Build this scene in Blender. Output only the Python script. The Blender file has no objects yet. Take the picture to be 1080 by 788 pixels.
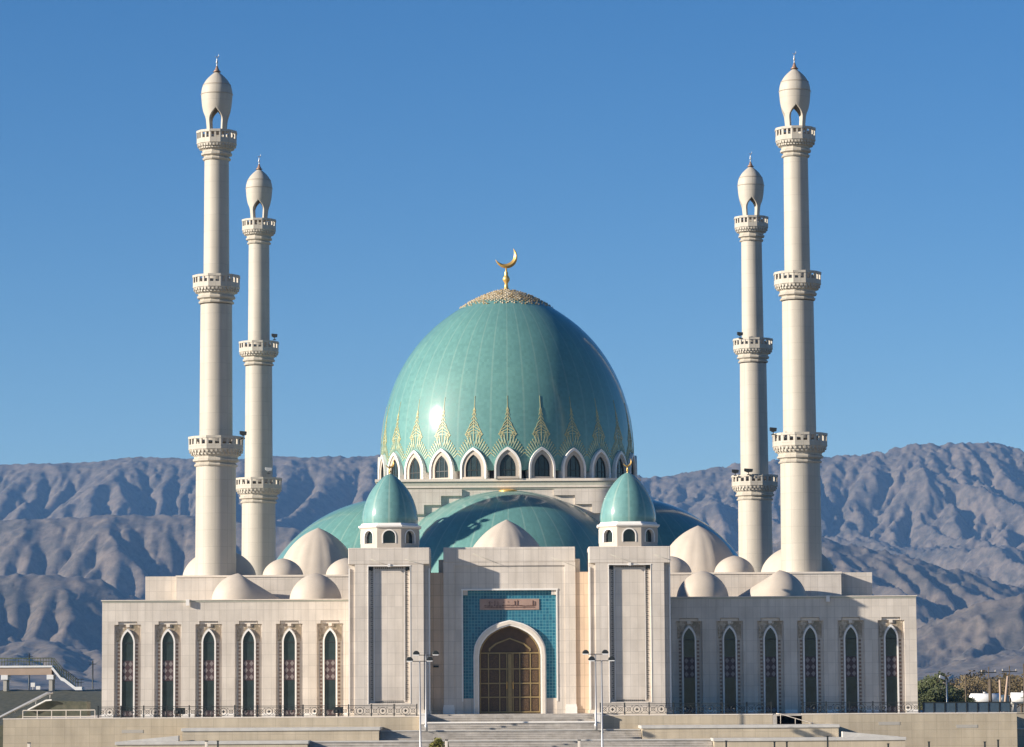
import bpy, math, random
import numpy as np
from mathutils import Vector, Matrix
random.seed(7)
R = math.radians
PI = math.pi
scn = bpy.context.scene
COL = scn.collection

# ------------------------------------------------------------------ camera model
F = 3528.0; HE = 1.39; CAMY = -320.0; CAMX = -0.9
PITCH = math.atan(344 / F)
def Zp(y, Y):                       # height of something seen on photo row y at depth Y (near the axis)
    return HE + (Y - CAMY) * math.tan(PITCH + math.atan((394 - y) / F))
def S(y, Y):                        # metres per photo pixel at that row and depth
    d = Y - CAMY; z = Zp(y, Y) - HE
    return (d * math.cos(PITCH) + z * math.sin(PITCH)) / F
def rx(x, y):                       # undo the roll: row on the axis
    return y + (x - 537) * 0.0061
def Xp(x, y, Y):
    ax = 525.4 - (721 - y) * 0.0061
    return CAMX + (x - ax) * S(y, Y)

# ------------------------------------------------------------------ materials
MATS = {}
def new_mat(name):
    m = bpy.data.materials.new(name); m.use_nodes = True
    nt = m.node_tree; b = nt.nodes['Principled BSDF']
    return m, nt, b
def N(nt, t, **kw):
    n = nt.nodes.new(t)
    for k, v in kw.items(): setattr(n, k, v)
    return n
def math_node(nt, op, a, b=None, c=None):
    n = N(nt, 'ShaderNodeMath', operation=op)
    for i, v in enumerate((a, b, c)):
        if v is None: continue
        if isinstance(v, (int, float)): n.inputs[i].default_value = v
        else: nt.links.new(v, n.inputs[i])
    return n.outputs[0]
def mix_col(nt, fac, a, b, mode='MIX'):
    n = N(nt, 'ShaderNodeMix', data_type='RGBA', blend_type=mode)
    for sock, v in ((n.inputs[0], fac), (n.inputs[6], a), (n.inputs[7], b)):
        if isinstance(v, (int, float)): sock.default_value = v
        elif isinstance(v, tuple): sock.default_value = (*v, 1)
        else: nt.links.new(v, sock)
    return n.outputs[2]
def noise(nt, scale, detail=4, rough=.55, vec=None):
    n = N(nt, 'ShaderNodeTexNoise'); n.inputs['Scale'].default_value = scale
    n.inputs['Detail'].default_value = detail; n.inputs['Roughness'].default_value = rough
    if vec is not None: nt.links.new(vec, n.inputs['Vector'])
    return n.outputs['Fac']
def ramp(nt, fac, p0, p1, c0=(0, 0, 0), c1=(1, 1, 1)):
    n = N(nt, 'ShaderNodeValToRGB'); e = n.color_ramp.elements
    e[0].position = p0; e[0].color = (*c0, 1); e[1].position = p1; e[1].color = (*c1, 1)
    nt.links.new(fac, n.inputs[0]); return n.outputs[0]
def bump(nt, b, h, dist=.02, strength=.5):
    n = N(nt, 'ShaderNodeBump'); n.inputs['Distance'].default_value = dist
    n.inputs['Strength'].default_value = strength
    nt.links.new(h, n.inputs['Height']); nt.links.new(n.outputs[0], b.inputs['Normal'])
def wall_vec(nt, off=(0, 0)):
    tc = N(nt, 'ShaderNodeTexCoord'); sx = N(nt, 'ShaderNodeSeparateXYZ')
    nt.links.new(tc.outputs['Object'], sx.inputs[0])
    g = N(nt, 'ShaderNodeNewGeometry'); sn = N(nt, 'ShaderNodeSeparateXYZ')
    nt.links.new(g.outputs['Normal'], sn.inputs[0])
    sel = math_node(nt, 'GREATER_THAN', math_node(nt, 'ABSOLUTE', sn.outputs[0]), .7)
    u = math_node(nt, 'ADD', math_node(nt, 'MULTIPLY', sx.outputs[0], math_node(nt, 'SUBTRACT', 1.0, sel)),
                  math_node(nt, 'MULTIPLY', sx.outputs[1], sel))
    u = math_node(nt, 'ADD', u, off[0] + 200.0)
    v = math_node(nt, 'ADD', sx.outputs[2], off[1] + 50.0)
    c = N(nt, 'ShaderNodeCombineXYZ'); nt.links.new(u, c.inputs[0]); nt.links.new(v, c.inputs[1])
    return c.outputs[0], tc.outputs['Object'], sx
def stone(name, col, tile=(.68, 1.03), mortar=.02, dark=.74, var=.05, dirt=.16, rough=.6):
    m, nt, b = new_mat(name)
    v, oc, sx = wall_vec(nt)
    br = N(nt, 'ShaderNodeTexBrick'); br.offset = 0; br.squash = 1
    nt.links.new(v, br.inputs['Vector'])
    c1 = tuple(min(1, c * (1 + var)) for c in col); c2 = tuple(c * (1 - var) for c in col)
    br.inputs['Color1'].default_value = (*c1, 1); br.inputs['Color2'].default_value = (*c2, 1)
    br.inputs['Mortar'].default_value = (*[c * dark for c in col], 1)
    br.inputs['Scale'].default_value = 1; br.inputs['Mortar Size'].default_value = mortar
    br.inputs['Brick Width'].default_value = tile[0]; br.inputs['Row Height'].default_value = tile[1]
    n1 = noise(nt, .35, 5, .6, oc)
    mp = N(nt, 'ShaderNodeMapping'); mp.inputs['Scale'].default_value = (1.6, 1.6, .12)
    nt.links.new(oc, mp.inputs[0])
    n2 = noise(nt, 1.0, 4, .6, mp.outputs[0])
    d = ramp(nt, n1, .3, .7, (1 - dirt,) * 3, (1 + dirt * .3,) * 3)
    s = ramp(nt, n2, .3, .65, (1 - dirt, 1 - dirt * 1.05, 1 - dirt * 1.15), (1, 1, 1))
    c = mix_col(nt, 1.0, br.outputs['Color'], d, 'MULTIPLY')
    c = mix_col(nt, 1.0, c, s, 'MULTIPLY')
    nt.links.new(c, b.inputs['Base Color'])
    b.inputs['Roughness'].default_value = rough
    bump(nt, b, br.outputs['Fac'], .01, .3)
    MATS[name] = m; return m
def plain(name, col, rough=.6, metal=0., var=.08, scale=3., bmp=0., spec=None):
    m, nt, b = new_mat(name)
    tc = N(nt, 'ShaderNodeTexCoord')
    n1 = noise(nt, scale, 5, .6, tc.outputs['Object'])
    c = ramp(nt, n1, .3, .7, tuple(x * (1 - var) for x in col), tuple(min(1, x * (1 + var)) for x in col))
    nt.links.new(c, b.inputs['Base Color'])
    b.inputs['Roughness'].default_value = rough; b.inputs['Metallic'].default_value = metal
    if bmp: bump(nt, b, n1, bmp, .6)
    if spec is not None: b.inputs['Specular IOR Level'].default_value = spec
    MATS[name] = m; return m

stone('facade stone', (.68, .61, .525), dark=.80)
stone('pylon stone', (.68, .608, .525), tile=(.68, 1.03), dark=.78)
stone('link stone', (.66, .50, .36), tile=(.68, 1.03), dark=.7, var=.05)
stone('terrace stone', (.53, .45, .33), tile=(1.1, .7), mortar=.015, dark=.75, var=.04)
stone('minaret stone', (.46, .42, .352), tile=(1.15, 1.6), mortar=.02, dark=.8, var=.03, dirt=.08)
stone('step stone', (.50, .46, .41), tile=(1.4, .15), mortar=.008, dark=.75, var=.07, dirt=.25)
plain('white trim', (.80, .76, .70), .5, var=.04)
plain('cream trim', (.70, .62, .52), .6, var=.06)
plain('grey coping', (.50, .48, .44), .6, var=.12, scale=1.2)
plain('cream plaster', (.47, .41, .34), .7, var=.07, scale=.8)
plain('moulding', (.42, .42, .34), .6, var=.06)
plain('dark metal', (.03, .035, .035), .45, .3)
plain('gold', (.80, .50, .15), .38, .6, var=.05)
plain('copper', (.30, .19, .13), .5, .3)
plain('thin band', (.33, .28, .22), .6)
plain('steel', (.45, .45, .44), .4, .5)
plain('white paint', (.80, .79, .76), .4)
plain('gold ornament', (.50, .45, .23), .45, .0, var=.15, scale=2)
plain('ornament light', (.46, .50, .32), .4, .0, var=.1, scale=2)
plain('asphalt', (.055, .055, .055), .85, var=.15, scale=.4)
plain('dark recess', (.04, .045, .05), .7)
plain('concrete', (.42, .39, .34), .8, var=.12, scale=.6)
plain('pink plaster', (.42, .31, .23), .8, var=.1, scale=.5)
plain('bark', (.10, .075, .05), .9, bmp=.02)
plain('lattice red', (.06, .035, .036), .5, var=.2)
plain('lattice white', (.21, .18, .17), .4)
plain('bronze strip', (.26, .19, .085), .5, .2, var=.12)
plain('roof sheet', (.55, .47, .38), .7)
plain('crust pale', (.40, .33, .22), .7)
plain('crust gold', (.30, .21, .09), .6)
plain('blue paint', (.05, .08, .11), .4)

def ornament_mat():                  # brown and cream brick border, object space
    m, nt, b = new_mat('brick border')
    v, oc, sx = wall_vec(nt)
    br = N(nt, 'ShaderNodeTexBrick'); br.offset = 0
    nt.links.new(v, br.inputs['Vector']); br.inputs['Scale'].default_value = 1
    br.inputs['Brick Width'].default_value = 10; br.inputs['Row Height'].default_value = .34
    br.inputs['Mortar Size'].default_value = .085
    br.inputs['Color1'].default_value = (.24, .14, .095, 1); br.inputs['Color2'].default_value = (.20, .14, .10, 1)
    br.inputs['Mortar'].default_value = (.52, .45, .36, 1)
    nt.links.new(br.outputs['Color'], b.inputs['Base Color']); b.inputs['Roughness'].default_value = .5
    MATS['brick border'] = m
    m, nt, b = new_mat('spandrel mosaic')
    v, oc, sx = wall_vec(nt)
    vo = N(nt, 'ShaderNodeTexVoronoi'); vo.inputs['Scale'].default_value = 4.5
    nt.links.new(v, vo.inputs['Vector'])
    n = N(nt, 'ShaderNodeValToRGB'); e = n.color_ramp.elements
    e[0].position = 0; e[0].color = (.20, .17, .11, 1); e[1].position = .9; e[1].color = (.52, .44, .34, 1)
    e2 = n.color_ramp.elements.new(.45); e2.color = (.36, .28, .20, 1)
    sp = N(nt, 'ShaderNodeSeparateColor'); nt.links.new(vo.outputs['Color'], sp.inputs[0])
    nt.links.new(sp.outputs[0], n.inputs[0])
    nt.links.new(n.outputs[0], b.inputs['Base Color']); b.inputs['Roughness'].default_value = .4
    MATS['spandrel mosaic'] = m
ornament_mat()
def crown_mat():
    m, nt, b = new_mat('crown tile')
    tc = N(nt, 'ShaderNodeTexCoord')
    vo = N(nt, 'ShaderNodeTexVoronoi'); vo.inputs['Scale'].default_value = 3.2
    nt.links.new(tc.outputs['Object'], vo.inputs['Vector'])
    sp = N(nt, 'ShaderNodeSeparateColor'); nt.links.new(vo.outputs['Color'], sp.inputs[0])
    c = ramp(nt, sp.outputs[0], .25, .55, (.16, .12, .06), (.52, .46, .33))
    nt.links.new(c, b.inputs['Base Color']); b.inputs['Roughness'].default_value = .6
    MATS['crown tile'] = m
crown_mat()

def glass_mat():
    m, nt, b = new_mat('window glass')
    tc = N(nt, 'ShaderNodeTexCoord')
    n1 = noise(nt, .7, 3, .5, tc.outputs['Object'])
    c = ramp(nt, n1, .3, .7, (.016, .026, .028), (.036, .052, .054))
    nt.links.new(c, b.inputs['Base Color']); b.inputs['Roughness'].default_value = .12
    bump(nt, b, n1, .02, .3)
    MATS['window glass'] = m
glass_mat()

def teal_mat(name, col, R0, ribs, rib_strength, bands=True, axis=None):
    m, nt, b = new_mat(name)
    tc = N(nt, 'ShaderNodeTexCoord'); sx = N(nt, 'ShaderNodeSeparateXYZ')
    nt.links.new(tc.outputs['Object'], sx.inputs[0])
    ang = math_node(nt, 'ARCTAN2', sx.outputs[0], math_node(nt, 'MULTIPLY', sx.outputs[1], -1.0))
    cell = .30
    # small glazed tiles: one colour per tile
    u = math_node(nt, 'FLOOR', math_node(nt, 'MULTIPLY', ang, round(R0 / cell)))
    w = math_node(nt, 'FLOOR', math_node(nt, 'MULTIPLY', sx.outputs[2], 1 / cell))
    cx = N(nt, 'ShaderNodeCombineXYZ'); nt.links.new(u, cx.inputs[0]); nt.links.new(w, cx.inputs[1])
    wn = N(nt, 'ShaderNodeTexWhiteNoise', noise_dimensions='2D'); nt.links.new(cx.outputs[0], wn.inputs['Vector'])
    dark = tuple(c * .93 for c in col); lite = tuple(min(1, c * 1.07) for c in col)
    c = mix_col(nt, wn.outputs['Value'], dark, lite)
    n1 = noise(nt, .16, 5, .6, tc.outputs['Object'])
    c = mix_col(nt, 1.0, c, ramp(nt, n1, .3, .7, (.88, .9, .92), (1.06, 1.04, 1.02)), 'MULTIPLY')
    fr = math_node(nt, 'FRACT', math_node(nt, 'ADD', math_node(nt, 'MULTIPLY', ang, ribs / (2 * PI)), 100.5))
    ln = math_node(nt, 'LESS_THAN', math_node(nt, 'ABSOLUTE', math_node(nt, 'SUBTRACT', fr, .5)), .10 * ribs / (2 * PI * R0) )
    c = mix_col(nt, math_node(nt, 'MULTIPLY', ln, rib_strength), c, (.42, .50, .40))
    nt.links.new(c, b.inputs['Base Color'])
    r = ramp(nt, wn.outputs['Value'], 0, 1, (.48,) * 3, (.58,) * 3)
    nt.links.new(r, b.inputs['Roughness'])
    b.inputs['Specular IOR Level'].default_value = .3; b.inputs['Coat Weight'].default_value = .7; b.inputs['Coat Roughness'].default_value = .125
    mp = N(nt, 'ShaderNodeMapping'); mp.inputs['Scale'].default_value = (1, 1, .25); nt.links.new(tc.outputs['Object'], mp.inputs[0])
    bump(nt, b, noise(nt, 1.6, 2, .5, mp.outputs[0]), .03, .12)
    MATS[name] = m
TEAL = (.118, .268, .243)
teal_mat('dome tile', TEAL, 12.9, 48, .13)
teal_mat('half dome tile', TEAL, 14.0, 40, .22)
teal_mat('small dome tile', (.135, .285, .268), 2.5, 10, .3)

def mosaic_mat():
    m, nt, b = new_mat('blue mosaic')
    v, oc, sx = wall_vec(nt, (.0, .0))
    br = N(nt, 'ShaderNodeTexBrick'); br.offset = 0
    nt.links.new(v, br.inputs['Vector']); br.inputs['Scale'].default_value = 1
    br.inputs['Brick Width'].default_value = .28; br.inputs['Row Height'].default_value = .28
    br.inputs['Mortar Size'].default_value = .022
    br.inputs['Color1'].default_value = (.015, .10, .17, 1); br.inputs['Color2'].default_value = (.03, .17, .24, 1)
    br.inputs['Mortar'].default_value = (.11, .28, .32, 1)
    vo = N(nt, 'ShaderNodeTexVoronoi'); vo.inputs['Scale'].default_value = 3.57 * 2
    nt.links.new(v, vo.inputs['Vector'])
    c = mix_col(nt, ramp(nt, vo.outputs['Distance'], .05, .3, (.7,) * 3, (0,) * 3), br.outputs['Color'], (.07, .22, .26))
    nt.links.new(c, b.inputs['Base Color']); b.inputs['Roughness'].default_value = .22
    MATS['blue mosaic'] = m
mosaic_mat()

# ------------------------------------------------------------------ mesh builder
class MB:
    def __init__(s): s.v = []; s.f = []; s.m = []; s.sm = []
    def add(s, vs, fs, mi=0, smooth=False):
        o = len(s.v); s.v += [tuple(p) for p in vs]
        for f in fs: s.f.append([i + o for i in f]); s.m.append(mi); s.sm.append(smooth)
    def box(s, x0, x1, y0, y1, z0, z1, mi=0):
        x0, x1 = sorted((x0, x1)); y0, y1 = sorted((y0, y1)); z0, z1 = sorted((z0, z1))
        s.add([(x0, y0, z0), (x1, y0, z0), (x1, y1, z0), (x0, y1, z0), (x0, y0, z1), (x1, y0, z1), (x1, y1, z1), (x0, y1, z1)],
              [(0, 3, 2, 1), (4, 5, 6, 7), (0, 1, 5, 4), (1, 2, 6, 5), (2, 3, 7, 6), (3, 0, 4, 7)], mi)
    def lathe(s, prof, n=32, c=(0, 0), a0=0., mi=0, smooth=True, cap=True):
        k = len(prof); vs = []
        for r, z in prof:
            for i in range(n):
                a = a0 + 2 * PI * i / n
                vs.append((c[0] + r * math.sin(a), c[1] - r * math.cos(a), z))
        fs = []
        for j in range(k - 1):
            for i in range(n):
                i2 = (i + 1) % n
                fs.append((j * n + i, j * n + i2, (j + 1) * n + i2, (j + 1) * n + i))
        s.add(vs, fs, mi, smooth)
        if cap:
            o = len(s.v) - len(vs)
            if prof[-1][0] > 1e-3: s.f.append([o + (k - 1) * n + i for i in range(n)]); s.m.append(mi); s.sm.append(False)
            if prof[0][0] > 1e-3: s.f.append([o + i for i in reversed(range(n))]); s.m.append(mi); s.sm.append(False)
    def tube(s, pts, r, n=8, mi=0, smooth=True):
        pts = [Vector(p) for p in pts]; k = len(pts)
        rs = r if isinstance(r, (list, tuple)) else [r] * k
        vs = []; up = Vector((0, 0, 1))
        prev = None
        for i, p in enumerate(pts):
            d = (pts[min(i + 1, k - 1)] - pts[max(i - 1, 0)]).normalized()
            a = up if abs(d.z) < .95 else Vector((1, 0, 0))
            if prev is None: u = d.cross(a).normalized()
            else: u = (prev - d * prev.dot(d)).normalized()
            prev = u; w = d.cross(u)
            for j in range(n):
                t = 2 * PI * j / n; q = p + (u * math.cos(t) + w * math.sin(t)) * rs[i]; vs.append(tuple(q))
        fs = [(i * n + j, i * n + (j + 1) % n, (i + 1) * n + (j + 1) % n, (i + 1) * n + j) for i in range(k - 1) for j in range(n)]
        fs += [tuple(reversed(range(n))), tuple((k - 1) * n + j for j in range(n))]
        s.add(vs, fs, mi, smooth)
    def prism(s, poly, y0, y1, mi=0):          # polygon in XZ (counter-clockwise seen from -Y), extruded in Y
        n = len(poly)
        vs = [(x, y0, z) for x, z in poly] + [(x, y1, z) for x, z in poly]
        fs = [tuple(range(n)), tuple(reversed(range(n, 2 * n)))] + [(i, i + n, (i + 1) % n + n, (i + 1) % n) for i in range(n)]
        s.add(vs, fs, mi)
    def ring(s, outer, inner, y0, y1, mi=0, closed=False):   # band between two open outlines in XZ, with depth
        n = len(outer)
        vs = [(x, y0, z) for x, z in outer] + [(x, y0, z) for x, z in inner] + [(x, y1, z) for x, z in outer] + [(x, y1, z) for x, z in inner]
        fs = []
        rng = range(n) if closed else range(n - 1)
        for i in rng:
            j = (i + 1) % n
            fs += [(i, j, n + j, n + i), (2 * n + i, 3 * n + i, 3 * n + j, 2 * n + j), (i, 2 * n + i, 2 * n + j, j), (n + i, n + j, 3 * n + j, 3 * n + i)]
        if not closed:
            fs += [(0, n, 3 * n, 2 * n), (n - 1, 3 * n - 1, 4 * n - 1, 2 * n - 1)]
        s.add(vs, fs, mi)
    def build(s, name, mats, parent=None, loc=None, bevel=0, fix=True):
        me = bpy.data.meshes.new(name); me.from_pydata(s.v, [], s.f)
        for m in ([mats] if isinstance(mats, str) else mats): me.materials.append(MATS[m])
        me.polygons.foreach_set('material_index', s.m); me.polygons.foreach_set('use_smooth', s.sm)
        me.update()
        if fix:
            import bmesh
            bm = bmesh.new(); bm.from_mesh(me); bmesh.ops.recalc_face_normals(bm, faces=bm.faces); bm.to_mesh(me); bm.free()
        o = bpy.data.objects.new(name, me); COL.objects.link(o)
        if parent is not None: o.parent = parent
        if loc is not None: o.location = loc
        if bevel:
            md = o.modifiers.new('bevel', 'BEVEL'); md.width = bevel; md.segments = 2; md.limit_method = 'ANGLE'
        return o
def empty(name, loc=(0, 0, 0), rz=0):
    o = bpy.data.objects.new(name, None); o.location = loc; o.rotation_euler = (0, 0, rz); COL.objects.link(o)
    o.empty_display_size = .1
    return o
def tag(o, label=None, cat=None, group=None, kind=None):
    for k, v in (('label', label), ('category', cat), ('group', group), ('kind', kind)):
        if v: o[k] = v
    return o
KIDS = {}
def copy_tree(o, parent=None):
    c = o.copy(); COL.objects.link(c)
    if parent is not None: c.parent = parent
    for ch in o.children: copy_tree(ch, c)
    return c

def arch(a, s, h, n=10):              # pointed two-arc outline from (a,s) over (0,s+h) to (-a,s)
    c = max(0, (h * h - a * a) / (2 * a)); rr = a + c
    t1 = math.atan2(h, c) if c else PI / 2
    right = [(-c + rr * math.cos(t1 * i / n), s + rr * math.sin(t1 * i / n)) for i in range(n + 1)]
    return right + [(-x, z) for x, z in reversed(right[:-1])]

# ------------------------------------------------------------------ key dimensions (metres, Z=0 on the terrace)
YW, YT, YP, YG, YE = -12.5, -3.6, -19.9, -17.8, -21.4     # wings, upper tier, pylons, gate, terrace edge
HW = 429.8 * S(690, YW); HT = 385 * S(605, YT); HC = 350.5 * S(605, YT)
Z_AN = Zp(630.5, YW); Z_TI = Zp(605.0, YT); Z_PY = Zp(577, YP); Z_GA = Zp(577, YG)
CY = 28.0

mosque = empty('mosque', (0, 0, 0))
tag(mosque, 'large cream stone mosque with turquoise tiled domes, blue mosaic gate and tall arched windows', 'mosque')

# ------------------------------------------------------------------ wings with window niches
wx = [5.5]  # filled below
pxs_r = [727, 770, 813, 855, 898, 940.5]
sW = S(700, YW)
WIN_X = [(x - 537.5) * sW for x in pxs_r]          # +X wing; mirrored for the other
NW, NT = 1.22, .86                                 # niche half widths
Z_N1 = Zp(656.5, YW); Z_N2 = Zp(653.2, YW); ND = .30; NB = .22
def wing(sgn):
    mb = MB()
    y0, y1 = YW, YT + .6
    xs = sorted(sgn * x for x in WIN_X)
    edges = [sgn * 6.0, sgn * HW]; lo, hi = min(edges), max(edges)
    cur = lo
    for x in xs:
        mb.box(cur, x - NW, y0, y0 + ND, 0, Z_N1 - .001); cur = x + NW
    mb.box(cur, hi, y0, y0 + ND, 0, Z_N1 - .001)
    cur = lo
    for x in xs:
        mb.box(cur, x - NT, y0, y0 + ND, Z_N1, Z_N2 - .001); cur = x + NT
    mb.box(cur, hi, y0, y0 + ND, Z_N1, Z_N2 - .001)
    mb.box(lo, hi, y0, y0 + ND, Z_N2, Z_AN - .22)
    mb.box(lo, hi, y0 + ND, y1, 0, Z_AN - .22)
    mb.build('wing_wall', 'facade stone', mosque)
    mb = MB()                                       # cornice strip and cap
    mb.box(lo, hi, y0 - .05, y1, Z_AN - .22, Z_AN - .08, 0)
    e = .10 * sgn
    mb.box(lo if sgn > 0 else lo + e, hi + e if sgn > 0 else hi, y0 - .12, y1, Z_AN - .08, Z_AN, 1)
    mb.build('cornice', ['moulding', 'cream trim'], mosque)
    # base plinth
    cur = lo
    for x in xs + [hi + NW + .05]:
        mb = MB(); mb.box(cur, x - NW - .05, y0 - .10, y0 - .001, 0, .32); cur = x + NW + .05
        mb.build('plinth', 'white trim', mosque)
    for px in (198, 874):
        if (px > 537) == (sgn > 0):
            m2 = MB(); X = (px - 537.5) * sW
            m2.box(X - .16, X + .16, y0 - .35, y0 - .13, Z_AN - .55, Z_AN + .02); m2.build('roof_spout', 'white trim', mosque)
wing(-1); wing(1)
# side and rear body of the ring
mb = MB()
for s_ in (-1, 1): mb.box(s_ * HW, s_ * HT, YT + .6, 60 + 12.5, 0, Z_AN - .1)
mb.box(-HT, HT, 60 + 6.2, 60 + 12.5, 0, Z_AN - .1)
mb.build('ring_wall', 'facade stone', mosque)
mb = MB()
mb.box(-HC, HC, YT, 60 + 6.2, 0, Z_TI - .18); mb.box(-HT, HT, YT + 1.5, 60 + 6.19, 0, Z_TI - .02)
mb.build('upper_wall', 'facade stone', mosque)
mb = MB(); mb.box(-HC - .06, HC + .06, YT - .08, 60 + 6.28, Z_TI - .18, Z_TI)
mb.build('upper_cornice', 'cream trim', mosque)

def make_window():
    a, s_, h = .66, Zp(676, YW), 1.30
    b = a - .14
    niche = MB()                                     # recess back: brick borders and spandrels
    yb = ND - .004
    fr = MB(); oa = [(a, .0)] + arch(a, s_, h) + [(-a, .0)]; ia = [(b, .0)] + arch(b, s_, h - .22) + [(-b, .0)]
    fr.ring(oa, ia, NB - .16, yb)
    root = fr.build('arched_window', 'white trim', mosque)
    m = MB()
    for q in (-1, 1):
        m.box(q * (a + .06), q * (a + .27), yb - .06, yb + .001, 0, s_ + .1)
    m.build('brick_border', 'brick border', root)
    m = MB(); top = [(x, Z_N1 - .02) for x, z in arch(a + .02, s_ + .12, h)]
    ar = arch(a + .02, s_ + .12, h)
    n = len(ar)
    vs = [(x, yb - .03, z) for x, z in ar] + [(x, yb - .03, Z_N1 - .02) for x, z in ar]
    m.add(vs, [(i, i + 1, n + i + 1, n + i) for i in range(n - 1)])
    for q in (-1, 1): m.box(q * (a + .02), q * (a + .40), yb - .031, yb + .001, s_ + .12, Z_N1 - .02)
    m.build('mosaic_spandrel', 'spandrel mosaic', root)
    m = MB(); m.box(-NT + .05, NT - .05, yb - .12, yb, Z_N1 + .02, Z_N2 - .04)
    m.box(-.16, .16, yb - .16, yb, Z_N1 - .22, Z_N1 + .02)
    m.build('lintel_block', 'cream trim', root)
    g = MB(); g.prism([(b + .01, .02)] + arch(b + .01, s_, h - .21) + [(-b - .01, .02)], NB - .02, NB + .02)
    g.build('glass_pane', 'window glass', root)
    g = MB()
    zb = Zp(676, YW)
    g.box(-b, b, NB - .06, NB - .02, zb - .03, zb + .06)
    g.build('glazing_bar', 'dark metal', root)
    for (z0, z1) in ((Zp(716, YW), Zp(694.5, YW)), (.05, Zp(747.5, YW))):
        g = MB(); g.box(-b, b, NB - .06, NB - .025, z0, z1, 0)
        nz = max(1, round((z1 - z0) / .62)); hz = (z1 - z0) / nz
        for i in range(nz):
            for col in range(2):
                cx = -b / 2 + col * b; zc = z0 + hz * (i + .5); wx_, wz = b * .40, hz * .42
                g.add([(cx - wx_, NB - .065, zc), (cx, NB - .065, zc - wz), (cx + wx_, NB - .065, zc), (cx, NB - .065, zc + wz)], [(0, 1, 2, 3)], 1)
        g.build('lattice_panel', ['lattice red', 'lattice white'], root)
    return root
w0 = make_window()
first = True
for s_ in (-1, 1):
    for x in WIN_X:
        w = w0 if first else copy_tree(w0, mosque); first = False
        w.location = (s_ * x, YW, 0)

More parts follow.
